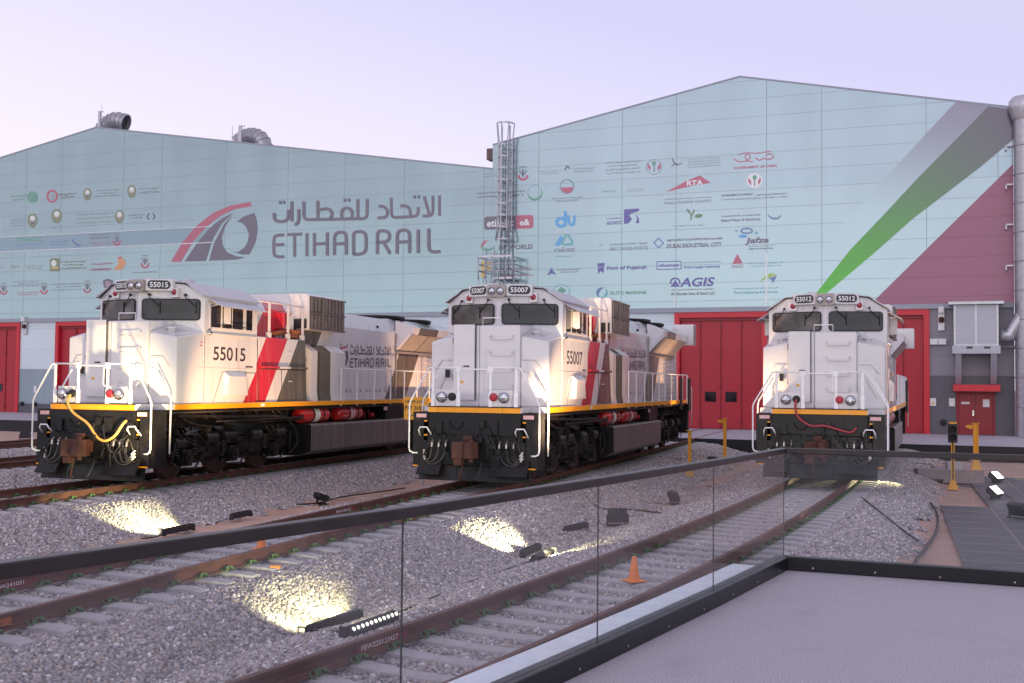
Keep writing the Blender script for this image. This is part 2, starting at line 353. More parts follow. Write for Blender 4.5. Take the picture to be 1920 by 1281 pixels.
_TX = {}
def text_geo(body, bold=0.0):
    """2D text outline -> (verts, faces), scaled to unit box (0..1, 0..1)"""
    key = (body, bold)
    if key in _TX: return _TX[key]
    cu = bpy.data.curves.new('lettering', 'FONT'); cu.body = body; cu.size = 1; cu.resolution_u = 3; cu.offset = bold
    ob = bpy.data.objects.new('lettering', cu)
    me = bpy.data.meshes.new_from_object(ob)
    vs = [(v.co.x, v.co.y) for v in me.vertices]; fs = [tuple(p.vertices) for p in me.polygons]
    bpy.data.objects.remove(ob); bpy.data.curves.remove(cu); bpy.data.meshes.remove(me)
    x0 = min(v[0] for v in vs); x1 = max(v[0] for v in vs); y0 = min(v[1] for v in vs); y1 = max(v[1] for v in vs)
    vs = [((x-x0)/(x1-x0), (y-y0)/(y1-y0)) for x, y in vs]
    _TX[key] = (vs, fs); return _TX[key]
def put_text(mb, body, o, U, V, w, h, bold=0.0):
    """text box with lower-left corner o, width w along U, height h along V"""
    vs, fs = text_geo(body, bold); o, U, V = Vector(o), Vector(U), Vector(V)
    mb.add([o + U*(a*w) + V*(b*h) for a, b in vs], fs)
# ------------------------------------------------------------------ tracks: centre lines
LOCO = [(-9.8224, 26.1219, 0.3162), (-0.8933, 26.6483, 0.3287), (7.8338, 28.3622, 0.367)]
def line_path(x, y, h, y0, y1):
    return [(x + (yy - y)*math.tan(h), yy) for yy in np.linspace(y0, y1, 24)]
_cx = [-1.12, .24, 2.17, 4.23, 8.08, -1.54, .45, 2.70, 4.57, 7.43] + [7.8338 + k*sin(.367) for k in (0, 4, 8, 12, 16, 20, 26, 32)]
_cy = [9.46, 12.06, 16.07, 20.41, 28.88, 8.75, 12.57, 17.11, 21.2, 27.56] + [28.3622 + k*cos(.367) for k in (0, 4, 8, 12, 16, 20, 26, 32)]
CC = np.polyfit(_cy, _cx, 3)
def xC(y): return np.polyval(CC, y)
PATHS = {
 'A': line_path(-9.8224, 26.1219, 0.3162, 9, 70),
 'B': line_path(-0.8933, 26.6483, 0.3287, 5, 66),
 'C': [(float(xC(yy)), yy) for yy in np.linspace(5.5, 61, 48)],
 'D': line_path(-15.65, 32.3, 0.30, 22, 74),
 'E': line_path(-19.9, 41.75, 0.30, 26, 78)}
def offsets(x, y):
    """signed distance right of each track centre"""
    r = {}
    for k, (cx, cy, h) in {'A': LOCO[0], 'B': LOCO[1], 'D': (-15.65, 32.3, .30), 'E': (-19.9, 41.75, .30)}.items():
        r[k] = (x - cx)*np.cos(h) - (y - cy)*np.sin(h)
    h = np.arctan(np.polyval(np.polyder(CC), y)); r['C'] = (x - xC(y))*np.cos(h)
    return r
def sst(a, b, t):
    t = np.clip((t - a)/(b - a), 0, 1); return t*t*(3 - 2*t)
def fbm(x, y, s):
    return (np.sin(x*s*1.7 + 1.3*np.sin(y*s*1.1)) + np.sin(y*s*2.1 + 1.7*np.sin(x*s*.9 + 2)) + np.sin((x + y)*s*3.1 + .5))/3
def ground_h(x, y):
    o = offsets(x, y); d = np.full(np.shape(x), 99.0)
    for k in o:
        v = np.abs(o[k])
        if k == 'C': v = np.where(o[k] > 0, 1.5 + (o[k] - 1.5)*1.15, v)
        d = np.minimum(d, v)
    z = -0.245 - 0.40*sst(1.45, 3.5, d + .12*fbm(x, y, .9))
    return z + 0.03*fbm(x, y, 1.6)*sst(1.4, 2.2, d), d
PAVE = 12.0                                        # depth of the concrete apron in front of the halls
def wall_dist(x, y): return (x - W0.x)*WN.x + (y - W0.y)*WN.y
def gz(x, y): return float(ground_h(np.array(x), np.array(y))[0])
def on_ground(px, py):
    z = -.5
    for _ in range(8): p = onz(px, py, z); z = gz(p.x, p.y)
    return onz(px, py, z)

# ------------------------------------------------------------------ ground, apron, ballast
m_sand = mat('sandy_soil', (0.46, 0.30, 0.245), 0.95, var=0.14, scale=1.1, bump=0.5, bscale=18, dirt=((0.32, 0.225, 0.195), 0.9, 0.57))
mb = MB(); mb.poly([(-1500, -600, -.70), (1500, -600, -.70), (1500, 2500, -.70), (-1500, 2500, -.70)])
tag(mb.build('ground', m_sand), kind='structure')
sm = MB()                                          # sand lying between the ballast banks
gx = np.arange(-30, 22, .35); gy = np.arange(6, 66, .35); X, Y = np.meshgrid(gx, gy); Zs, Ds = ground_h(X, Y)
Zs = np.minimum(Zs, -.52) - .05 + .02*fbm(X, Y, 2.3)
nx, ny = len(gx), len(gy)
fs = []
for j in range(ny-1):
    for i in range(nx-1):
        if wall_dist(gx[i], gy[j]) > PAVE + .3 and wall_dist(gx[i+1], gy[j+1]) > PAVE + .3: fs.append((j*nx+i, j*nx+i+1, (j+1)*nx+i+1, (j+1)*nx+i))
sm.add(list(zip(X.ravel().tolist(), Y.ravel().tolist(), Zs.ravel().tolist())), fs, True)
tag(sm.build('sandy_terrain', m_sand, flip=False), kind='structure')

# ballast banks
st = .16
gx = np.arange(-29, 20, st); gy = np.arange(6.2, 62, st); X, Y = np.meshgrid(gx, gy); Zb, Db = ground_h(X, Y)
OC = offsets(X, Y)
wob = .38*fbm(X, Y, 1.5) + .18*fbm(X, Y, 4.3)
lim = np.where(OC['C'] > 0, 3.05, np.where((OC['B'] > 0), 3.85, 3.80))
lim = np.where((OC['B'] > 3.2) & (OC['C'] < -2.2) & (Y < 21), 9.0, lim)
mask = (np.abs(Db) < lim + wob) & (wall_dist(X, Y) > PAVE + .05)
Zb = Zb - .06*sst(0, .5, Db - (lim + wob - .5)) + .012*fbm(X, Y, 9)
nx, ny = len(gx), len(gy)
idx = -np.ones((ny, nx), int); q = mask[:-1, :-1] & mask[1:, :-1] & mask[:-1, 1:] & mask[1:, 1:]
use = np.zeros_like(mask)
use[:-1, :-1] |= q; use[1:, :-1] |= q; use[:-1, 1:] |= q; use[1:, 1:] |= q
idx[use] = np.arange(use.sum())
jj, ii = np.nonzero(q)
bf = np.stack([idx[jj, ii], idx[jj, ii+1], idx[jj+1, ii+1], idx[jj+1, ii]], 1)
bv = np.stack([X[use], Y[use], Zb[use]], 1)
bme = bpy.data.meshes.new('ballast'); bme.from_pydata(bv.tolist(), [], bf.tolist())
bme.polygons.foreach_set('use_smooth', [True]*len(bme.polygons))
m_bed = bpy.data.materials.new('ballast_bed'); m_bed.use_nodes = True; t = m_bed.node_tree; b = t.nodes['Principled BSDF']; b.inputs['Roughness'].default_value = .9
tc = N(t, 'ShaderNodeTexCoord'); vo = N(t, 'ShaderNodeTexVoronoi'); vo.inputs['Scale'].default_value = 17
t.links.new(tc.outputs['Object'], vo.inputs['Vector']); rp = N(t, 'ShaderNodeValToRGB')
rp.color_ramp.elements[0].color = (.17, .16, .165, 1); rp.color_ramp.elements[1].color = (.40, .375, .385, 1)
t.links.new(vo.outputs['Color'], rp.inputs[0])
t.links.new(rp.outputs[0], b.inputs['Base Color'])
bp = N(t, 'ShaderNodeBump'); bp.inputs['Strength'].default_value = .9; bp.inputs['Distance'].default_value = .03; bp.invert = True
t.links.new(vo.outputs['Distance'], bp.inputs['Height']); t.links.new(bp.outputs[0], b.inputs['Normal'])
bme.materials.append(m_bed)
# density: stones only where some view near the photograph's can see them
dist = np.hypot(bv[:, 0], bv[:, 1])
den = np.interp(dist, [8, 16, 26, 40, 60], [820, 680, 420, 250, 140])
side = np.abs(bv[:, 0])/np.maximum(bv[:, 1], 1)
den[side > .60] = 0
a = bme.attributes.new('dens', 'FLOAT', 'POINT'); a.data.foreach_set('value', den.astype(np.float32))
scl = np.interp(dist, [8, 20, 40, 60], [1.0, 1.08, 1.35, 1.7])
a = bme.attributes.new('stone', 'FLOAT', 'POINT'); a.data.foreach_set('value', scl.astype(np.float32))
bal = bpy.data.objects.new('ballast', bme); COL.objects.link(bal); tag(bal, kind='stuff')
m_stone = bpy.data.materials.new('ballast_stone'); m_stone.use_nodes = True; t = m_stone.node_tree; b = t.nodes['Principled BSDF']; b.inputs['Roughness'].default_value = .85
oi = N(t, 'ShaderNodeObjectInfo'); rp = N(t, 'ShaderNodeValToRGB'); t.links.new(oi.outputs['Random'], rp.inputs[0])
rp.color_ramp.elements[0].color = (.13, .118, .125, 1); rp.color_ramp.elements[1].color = (.62, .58, .58, 1)
for p, c in ((.25, (.235, .21, .215)), (.5, (.30, .275, .285)), (.72, (.36, .315, .30)), (.84, (.33, .265, .215)), (.93, (.44, .40, .40))):
    e = rp.color_ramp.elements.new(p); e.color = c + (1,)
tc = N(t, 'ShaderNodeTexCoord'); no = N(t, 'ShaderNodeTexNoise'); no.inputs['Scale'].default_value = 60; t.links.new(tc.outputs['Object'], no.inputs[0])
mx = N(t, 'ShaderNodeMix', data_type='RGBA', blend_type='MULTIPLY'); mx.inputs[0].default_value = .5
t.links.new(rp.outputs[0], mx.inputs[6]); t.links.new(no.outputs[0], mx.inputs[7])
mg = N(t, 'ShaderNodeMix', data_type='RGBA', blend_type='MULTIPLY'); mg.inputs[0].default_value = 1; mg.inputs[7].default_value = (1.92, 1.90, 1.95, 1)
t.links.new(mx.outputs[2], mg.inputs[6]); t.links.new(mg.outputs[2], b.inputs['Base Color'])
ng = bpy.data.node_groups.new('ballast_stones', 'GeometryNodeTree')
ng.interface.new_socket('Geometry', in_out='INPUT', socket_type='NodeSocketGeometry'); ng.interface.new_socket('Geometry', in_out='OUTPUT', socket_type='NodeSocketGeometry')
gi = N(ng, 'NodeGroupInput'); go = N(ng, 'NodeGroupOutput'); L = ng.links
dp = N(ng, 'GeometryNodeDistributePointsOnFaces'); dp.distribute_method = 'RANDOM'
na = N(ng, 'GeometryNodeInputNamedAttribute'); na.data_type = 'FLOAT'; na.inputs[0].default_value = 'dens'
L.new(gi.outputs[0], dp.inputs['Mesh']); L.new(na.outputs[0], dp.inputs['Density'])
g2i = N(ng, 'GeometryNodeGeometryToInstance')
for k in range(5):
    ic = N(ng, 'GeometryNodeMeshIcoSphere'); ic.inputs['Radius'].default_value = .5; ic.inputs['Subdivisions'].default_value = 2
    pos = N(ng, 'GeometryNodeInputPosition'); off = N(ng, 'ShaderNodeVectorMath', operation='ADD'); off.inputs[1].default_value = (k*7.3, k*3.1, -k*5.7)
    vn = N(ng, 'ShaderNodeTexVoronoi'); vn.feature = 'F1'; vn.inputs['Scale'].default_value = 1.25
    sc_ = N(ng, 'ShaderNodeVectorMath', operation='SCALE'); mr = N(ng, 'ShaderNodeMath', operation='MULTIPLY_ADD'); mr.inputs[1].default_value = -.75; mr.inputs[2].default_value = 1.35
    L.new(pos.outputs[0], off.inputs[0]); L.new(off.outputs[0], vn.inputs['Vector']); L.new(vn.outputs['Distance'], mr.inputs[0])
    L.new(pos.outputs[0], sc_.inputs[0]); L.new(mr.outputs[0], sc_.inputs['Scale'])
    sq = N(ng, 'ShaderNodeVectorMath', operation='MULTIPLY'); sq.inputs[1].default_value = (1.15, .9, .75)
    L.new(sc_.outputs[0], sq.inputs[0])
    sp = N(ng, 'GeometryNodeSetPosition'); L.new(ic.outputs[0], sp.inputs['Geometry']); L.new(sq.outputs[0], sp.inputs['Position'])
    ss = N(ng, 'GeometryNodeSetShadeSmooth'); ss.inputs['Shade Smooth'].default_value = False
    L.new(sp.outputs[0], ss.inputs['Geometry']); sm_ = N(ng, 'GeometryNodeSetMaterial'); sm_.inputs['Material'].default_value = m_stone
    L.new(ss.outputs[0], sm_.inputs['Geometry']); L.new(sm_.outputs[0], g2i.inputs[0])
ip = N(ng, 'GeometryNodeInstanceOnPoints'); ip.inputs['Pick Instance'].default_value = True
L.new(dp.outputs['Points'], ip.inputs['Points']); L.new(g2i.outputs[0], ip.inputs['Instance'])
rv = N(ng, 'FunctionNodeRandomValue'); rv.data_type = 'FLOAT_VECTOR'; rv.inputs[0].default_value = (0, 0, 0); rv.inputs[1].default_value = (6.28, 6.28, 6.28)
L.new(rv.outputs[0], ip.inputs['Rotation'])
rs = N(ng, 'FunctionNodeRandomValue'); rs.data_type = 'FLOAT'; rs.inputs[2].default_value = .022; rs.inputs[3].default_value = .060; rs.inputs['Seed'].default_value = 5
ns = N(ng, 'GeometryNodeInputNamedAttribute'); ns.data_type = 'FLOAT'; ns.inputs[0].default_value = 'stone'
mu = N(ng, 'ShaderNodeMath', operation='MULTIPLY'); L.new(rs.outputs[1], mu.inputs[0]); L.new(ns.outputs[0], mu.inputs[1]); L.new(mu.outputs[0], ip.inputs['Scale'])
jn = N(ng, 'GeometryNodeJoinGeometry'); L.new(gi.outputs[0], jn.inputs[0]); L.new(ip.outputs[0], jn.inputs[0]); L.new(jn.outputs[0], go.inputs[0])
md = bal.modifiers.new('stones', 'NODES'); md.node_group = ng

# concrete apron with its dark raised edge
mb = MB()
def wl(s, d): p = W0 + WU*s + WN*d; return (p.x, p.y)
S0, S1 = -60, 130
a, b_, c, d = wl(S0, 0), wl(S1, 0), wl(S1, PAVE), wl(S0, PAVE)
mb.hexa([d + (-.75,), c + (-.75,), b_ + (-.75,), a + (-.75,), d + (-.012,), c + (-.012,), b_ + (-.012,), a + (-.012,)])
tag(mb.build('pavement', M_concrete), kind='structure')
mb = MB(); e0, e1, f0, f1 = wl(S0, PAVE + .002), wl(S1, PAVE + .002), wl(S1, PAVE + .10), wl(S0, PAVE + .10)
mb.hexa([f1 + (-.75,), f0 + (-.75,), e1 + (-.75,), e0 + (-.75,), f1 + (-.02,), f0 + (-.02,), e1 + (-.02,), e0 + (-.02,)])
tag(mb.build('pavement_kerb', M_slabedge), kind='structure')

# ------------------------------------------------------------------ railway tracks
RP = [(-.075, -.172), (.075, -.172), (.075, -.158), (.020, -.143), (.010, -.128), (.010, -.046), (.036, -.036), (.036, -.003), (.030, 0), (-.030, 0), (-.036, -.003), (-.036, -.036), (-.010, -.046), (-.010, -.128), (-.020, -.143), (-.075, -.158)]
def path_eval(P):
    P = np.array(P); seg = np.hypot(*np.diff(P, axis=0).T); cum = np.r_[0, np.cumsum(seg)]
    def at(s):
        x = np.interp(s, cum, P[:, 0]); y = np.interp(s, cum, P[:, 1])
        e = .3; dx = np.interp(s+e, cum, P[:, 0]) - np.interp(s-e, cum, P[:, 0]); dy = np.interp(s+e, cum, P[:, 1]) - np.interp(s-e, cum, P[:, 1])
        return float(x), float(y), math.atan2(dx, dy)
    return at, cum[-1]
slp = MB()                                          # one concrete sleeper with a waisted middle
xs = [-1.3, -1.1, -.75, -.35, 0, .35, .75, 1.1, 1.3]; zt = [-.20, -.176, -.174, -.195, -.20, -.195, -.174, -.176, -.20]; hw = [.105, .12, .12, .10, .09, .10, .12, .12, .105]
vs = []
for x, z, w in zip(xs, zt, hw): vs += [(x, -w - .02, -.36), (x, -w, z), (x, w, z), (x, w + .02, -.36)]
fs = [(0, 1, 2, 3), (35, 34, 33, 32)]
for i in range(8):
    for j in range(3): fs.append((i*4+j, i*4+j+4, i*4+j+5, i*4+j+1))
slp.add(vs, fs); slp_me = None
def clip_mb():
    m = MB()
    for sx in (-1, 1):                              # two curled arms of a spring clip
        m.tube([(0.02, sx*.015, -.150), (.05, sx*.03, -.125), (.09, sx*.055, -.118), (.125, sx*.075, -.135), (.13, sx*.09, -.160), (.09, sx*.105, -.165), (.06, sx*.10, -.150), (.045, sx*.08, -.128)], .0105, 6)
    m.cyl((.085, 0, -.175), (.085, 0, -.105), .017, 8)
    return m
clip_me = None; sl_proto = None
def mk_track(key, s0, s1, label, clips=True, sp=.6):
    global clip_me, sl_proto
    at, LN = path_eval(PATHS[key])
    root = empty('railway_track', (0, 0, 0)); tag(root, label, 'railway track', 'railway tracks leading to the gates')
    for g in (-.7535, .7535):
        m = MB(); vs = []; ns_ = int(LN/1.2) + 1; n = len(RP)
        for i in range(ns_ + 1):
            x, y, h = at(LN*i/ns_)
            for (u, z) in RP: vs.append((x + (u+g)*cos(h), y - (u+g)*sin(h), z))
        fs = [(i*n+j, i*n+(j+1) % n, (i+1)*n+(j+1) % n, (i+1)*n+j) for i in range(ns_) for j in range(n)] + [tuple(range(n)), tuple(range((ns_+1)*n-1, ns_*n-1, -1))]
        m.add(vs, fs); m.build('rail', M_rail, root)
    s = s0; k = 0
    while s < s1 and k < 100:
        x, y, h = at(s)
        if sl_proto is None: sl_proto = slp.build('sleeper', M_sleeper, root, bevel=.012); o = sl_proto
        else: o = bpy.data.objects.new('sleeper', sl_proto.data); COL.objects.link(o); o.parent = root; mdd = o.modifiers.new('bevel', 'BEVEL'); mdd.width = .012; mdd.segments = 1
        o.location = (x, y, 0); o.rotation_euler = (0, 0, -h + random.uniform(-.012, .012))
        if clips:
            for g in (-.7535, .7535):
                for sgn in (-1, 1):
                    if clip_me is None: c = clip_mb().build('rail_clip', M_clip, o); clip_me = c.data
                    else: c = bpy.data.objects.new('rail_clip', clip_me); COL.objects.link(c); c.parent = o
                    c.location = (g, 0, 0); c.rotation_euler = (0, 0, 0 if sgn > 0 else pi)
        s += sp; k += 1
    return root
mk_track('C', .5, 46, 'railway track closest to the glass balustrade, curving to the right hand locomotive')
mk_track('B', 1.0, 52, 'railway track carrying the middle locomotive, crossing the left foreground')
mk_track('A', 8.0, 50, 'railway track carrying the left locomotive beside the floodlit gravel patch')
mk_track('D', 5.0, 40, 'railway track at the left edge just beyond the left locomotive', clips=False)
mk_track('E', 4.0, 40, 'railway track at the left edge farthest away, near the apron', clips=False)
# painted mill marks on rail webs
def rail_mark(key, px, py, body, side, ln, plate=True):
    """painted plate with stencilled number on the near side of a rail web"""
    p = onz(px, py, -.09); at, LN = path_eval(PATHS[key])
    best = min((hypot(at(s)[0] + side*.7535*cos(at(s)[2]) - p.x, at(s)[1] - side*.7535*sin(at(s)[2]) - p.y), s) for s in np.arange(0, LN, .02))[1]
    x, y, h = at(best); R = Vector((cos(h), -sin(h), 0)); D = Vector((sin(h), cos(h), 0)); o = Vector((x, y, 0)) + R*(side*.7535 + .0105)
    m = MB()
    if plate:
        c = o - D*(ln/2 + .08); e = o + D*(ln/2 + .2)
        m.hexa([c + Vector((0, 0, -.126)), c + R*.003 + Vector((0, 0, -.126)), e + R*.003 + Vector((0, 0, -.126)), e + Vector((0, 0, -.126)),
                c + Vector((0, 0, -.048)), c + R*.003 + Vector((0, 0, -.048)), e + R*.003 + Vector((0, 0, -.048)), e + Vector((0, 0, -.048))])
    m.mat(1); put_text(m, body, o - D*(ln/2) + R*.0045 + Vector((0, 0, -.112)), D, Vector((0, 0, 1)), ln, .05)
    rr = [r for r in bpy.data.objects if r.name.startswith('railway_track')]
    par = {'C': 0, 'B': 1, 'A': 2}[key]; par = sorted(rr, key=lambda o: o.name)[par]
    m.build('rail_marking', [M_railp, M_textw], par, flip=False)
rail_mark('C', 715, 1205, 'FBW220123427', -1, .62)
rail_mark('B', 15, 1098, 'FBW241031', -1, .5)
rail_mark('B', 650, 958, 'FBW220123', -1, .6)

# ------------------------------------------------------------------ halls
PR = {}
def tint(name, c, rough=.4, k=.17):  # wall graphics: projected light stored as surface colour, blended towards the cladding
    return mat('print_' + name, tuple(a*(1-k) + b*k for a, b in zip(c, (.325, .425, .455))), rough, .3, var=.03, scale=1)
I_grey = tint('grey_purple', (.165, .125, .165)); I_red = tint('rose_red', (.50, .11, .17)); I_green = tint('green', (.14, .36, .24)); I_tan = tint('tan', (.33, .37, .33), k=.55)
I_olive = tint('olive', (.23, .26, .15)); I_gold = tint('gold', (.36, .28, .16)); I_blue = tint('blue', (.13, .20, .42)); I_viol = tint('violet', (.13, .10, .36)); I_sky = tint('sky_blue', (.12, .40, .72))
I_teal = tint('teal', (.18, .46, .50)); I_orange = tint('orange', (.72, .34, .14)); I_white = tint('white', (.78, .80, .80)); I_yellow = tint('yellow', (.72, .50, .12)); I_lime = tint('lime', (.40, .56, .12))
I_dk = tint('charcoal', (.10, .08, .10)); I_pink = tint('soft_red', (.40, .22, .27), k=.4); I_soft = tint('soft_grey', (.25, .27, .33), k=.4); I_mag = tint('magenta', (.42, .07, .20)); I_leaf = tint('leaf_green', (.17, .27, .14))
TINTS = [I_grey, I_red, I_green, I_tan, I_olive, I_gold, I_blue, I_viol, I_sky, I_teal, I_orange, I_white, I_yellow, I_lime, I_dk, I_pink, I_soft, I_mag, I_leaf]
GREY, RED, GREEN, TAN, OLIVE, GOLD, BLUE, VIOL, SKY, TEAL, ORANGE, WHITE, YELLOW, LIME, DK, PINK, SOFT, MAG, LEAF = range(19)
CLY = -.20                                          # outer face of the cladding (local y)
def chaikin(P, it=2):
    for _ in range(it):
        Q = [P[0]]
        for i in range(len(P)-1):
            a, b = P[i], P[i+1]; l = (b-a).length; t = min(.25, (14 if _ == 0 else 5)*.3/max(l, 1e-6)) if l > 12 else .25
            if i: Q.append(a.lerp(b, t))
            if i < len(P)-2: Q.append(a.lerp(b, 1-t))
        Q.append(P[-1]); P = Q
    return P
class WB(MB):
    """flat print on the hall front; every call lays its ink 1.5 mm above the one before"""
    def __init__(s): super().__init__(); s.k = 0
    def P(s, pts, tint, curve=0):
        s.cur = tint; s.k += 1; y = CLY - .004 - .0025*s.k; q = []
        for p in pts:
            a, z = wall(p[0], p[1], -CLY); q.append((a, y, z))
        s.add(q, [tuple(range(len(q)))]); return s
    def ell(s, cx, cy, rx, ry, tint, n=26): return s.P([(cx + rx*cos(2*pi*i/n), cy + ry*sin(2*pi*i/n)) for i in range(n)], tint)
    def ring(s, cx, cy, rx, ry, w, tint, a0=0, a1=360, taper=False, n=28):
        s.cur = tint; s.k += 1; y = CLY - .004 - .0025*s.k; vs = []
        for i in range(n+1):
            t = radians(a0 + (a1-a0)*i/n); k = (math.sin(pi*i/n) if taper else 1)*w
            for rr in (0, k): a, z = wall(cx + (rx-rr)*cos(t), cy - (ry-rr)*sin(t), -CLY); vs.append((a, y, z))
        s.add(vs, [(2*i, 2*i+1, 2*i+3, 2*i+2) for i in range(n)]); return s
    def T(s, body, cx, cy, w, h, tint, slant=0):
        s.cur = tint; s.k += 1; y = CLY - .004 - .0025*s.k
        vs, fs = text_geo(body, .028); a0, z0 = wall(cx, cy, -CLY); ppm = F/(W0 + WU*a0).y
        ppx = abs(wall(cx + 10, cy, -CLY)[0] - wall(cx - 10, cy, -CLY)[0])/20
        s.add([(a0 + ((x-.5)*w + (v-.5)*h*slant)*ppx, y, z0 + (v-.5)*h/ppm) for x, v in vs], fs); return s
    def lines(s, cx, cy, w, h, n, tint, align='c'):
        """rows of small script, too far away to read: broken marks of uneven length"""
        s.cur = tint; s.k += 1; y = CLY - .004 - .0025*s.k
        a0, z0 = wall(cx, cy, -CLY); ppm = F/(W0 + WU*a0).y; ppx = abs(wall(cx + 10, cy, -CLY)[0] - wall(cx - 10, cy, -CLY)[0])/20
        rh = h/n
        for r in range(n):
            ww = w*(1 if r % 2 == 0 else random.uniform(.72, 1)); x = -ww/2 if align == 'c' else (-w/2 if align == 'l' else w/2 - ww); end = x + ww; yc = h/2 - rh*(r + .5)
            while x < end:
                l = random.uniform(.5, 1.9); hh = rh*random.uniform(.09, .25); o = rh*random.uniform(-.12, .14)
                q = [(x, yc - hh + o), (min(x+l, end), yc - hh + o), (min(x+l, end), yc + hh + o), (x, yc + hh + o)]
                s.add([(a0 + u*ppx, y, z0 + v/ppm) for u, v in q], [(0, 1, 2, 3)]); x += l + random.uniform(.35, 1.0)
        return s
    def stroke(s, pts, w, tint, closed=False):
        """flat pen stroke (w in photo pixels)"""
        s.cur = tint; s.k += 1; y = CLY - .004 - .0025*s.k
        P = [Vector((p[0], p[1])) for p in pts]
        if len(P) > 2 and not closed: P = chaikin(P)
        n = len(P); vs = []
        for i in range(n):
            if closed: a, b = P[i-1], P[(i+1) % n]
            else: a, b = P[max(i-1, 0)], P[min(i+1, n-1)]
            d1 = (P[i]-a).normalized() if (P[i]-a).length > 1e-6 else (b-P[i]).normalized()
            d2 = (b-P[i]).normalized() if (b-P[i]).length > 1e-6 else d1
            d = (d1+d2).normalized(); nn = Vector((-d.y, d.x)); k = 1/max(.55, d.dot(d1))
            for sg in (1, -1): q = P[i] + nn*(sg*w/2*k); aa, z = wall(q.x, q.y, -CLY); vs.append((aa, y, z))
        m = n if closed else n-1
        s.add(vs, [(2*i, 2*i+1, 2*((i+1) % n)+1, 2*((i+1) % n)) for i in range(m)]); return s
    def done(s, name, parent, label=None):
        o = s.build(name, TINTS, parent, flip=False)
        if label: o['label'] = label
        return o
def crest(w, cx, cy, rx, ry, c1, c2):
    w.P([(cx-rx*.9, cy-ry*.55), (cx-rx*.4, cy-ry), (cx+rx*.4, cy-ry), (cx+rx*.9, cy-ry*.55), (cx+rx, cy+ry*.1), (cx+rx*.55, cy+ry*.8), (cx, cy+ry), (cx-rx*.55, cy+ry*.8), (cx-rx, cy+ry*.1)], c1)
    w.ell(cx, cy-ry*.25, rx*.55, ry*.5, WHITE, 14); w.P([(cx-rx*.45, cy-ry*.35), (cx, cy+ry*.15), (cx+rx*.45, cy-ry*.35), (cx+rx*.2, cy+ry*.45), (cx-rx*.2, cy+ry*.45)], c2)
def falcon(w, cx, cy, rx, ry):
    w.ring(cx, cy+ry*.25, rx, ry*.75, rx*.42, RED, 180, 360); w.P([(cx-rx*.7, cy-ry*.75), (cx+rx*.7, cy-ry*.75), (cx+rx*.55, cy-ry*.95), (cx-rx*.55, cy-ry*.95)], SOFT)
    w.P([(cx-rx*.55, cy-ry*.6), (cx-rx*.12, cy+ry*.1), (cx-rx*.3, cy+ry*.25), (cx-rx*.75, cy-ry*.3)], SOFT); w.P([(cx+rx*.55, cy-ry*.6), (cx+rx*.12, cy+ry*.1), (cx+rx*.3, cy+ry*.25), (cx+rx*.75, cy-ry*.3)], SOFT)
    w.P([(cx-rx*.14, cy-ry*.5), (cx+rx*.14, cy-ry*.5), (cx+rx*.12, cy+ry*.45), (cx-rx*.12, cy+ry*.45)], GREY)

hallL = empty('maintenance_hall', mw=WMAT); tag(hallL, 'lower pale cyan train hall at the left with the big rail emblem across its gable', 'hall', 'train maintenance halls')
hallR = empty('maintenance_hall', mw=WMAT); tag(hallR, 'taller pale cyan train hall at the right with green and mauve diagonal stripes', 'hall', 'train maintenance halls')
def wz(px, py, off=-CLY): return wall(px, py, off)
LIP = wz(1300, 577)[1]
def outline(pts): return [wz(*p) for p in pts]
# gable outlines
sp_, zp_ = wz(180, 240); sr_, zr_ = wz(921, 318); s0_, z0_ = wz(0, 297)
slopeL = (zp_ - z0_)/(sp_ - s0_)
sL = sp_ - 22; gabL = [(sL, LIP), (wz(924, 273)[0] - .004, LIP), (wz(924, 273)[0] - .004, zr_), (sp_, zp_), (sL, zp_ - slopeL*22)]
aR = wz(924, 273); pR = wz(1387, 145); eR = wz(1899, 203)
gabR = [(aR[0], LIP), (eR[0], LIP), (eR[0], eR[1]), pR, (aR[0], aR[1])]
for hall, gab, dep in ((hallL, gabL, 70), (hallR, gabR, 70)):
    m = MB(); m.prism(gab, CLY, 0, 'y'); m.build('cladding', M_clad, hall)
    inner = [(s_, z + (-.12 if z > LIP + .1 else 0)) for s_, z in gab]
    m = MB(); m.prism([(s_, z) for s_, z in inner], .001, dep, 'y'); m.build('roof', M_roof, hall)
    m = MB(); m.box(gab[0][0], gab[1][0], CLY + .012, .05, LIP - .26, LIP - .003); m.build('fascia', M_fascia, hall)
    # eave trim along the gable edge
    for k in range(2, 4):
        a, b_ = gab[k], gab[k+1]; m = MB()
        m.hexa([(b_[0], CLY-.03, b_[1]+.003), (a[0], CLY-.03, a[1]+.003), (a[0], .3, a[1]+.003), (b_[0], .3, b_[1]+.003), (b_[0], CLY-.03, b_[1]+.09), (a[0], CLY-.03, a[1]+.09), (a[0], .3, a[1]+.09), (b_[0], .3, b_[1]+.09)])
        m.build('verge_trim', M_fascia, hall)
# low gutter end on the right hall's left corner
m = MB(); g = wz(921, 282); m.box(g[0]-.35, g[0]+.05, -.1, .6, g[1]-.55, g[1]+.15); m.build('gutter_end', mat('brown_gutter', (.16, .10, .10), .6), hallR)

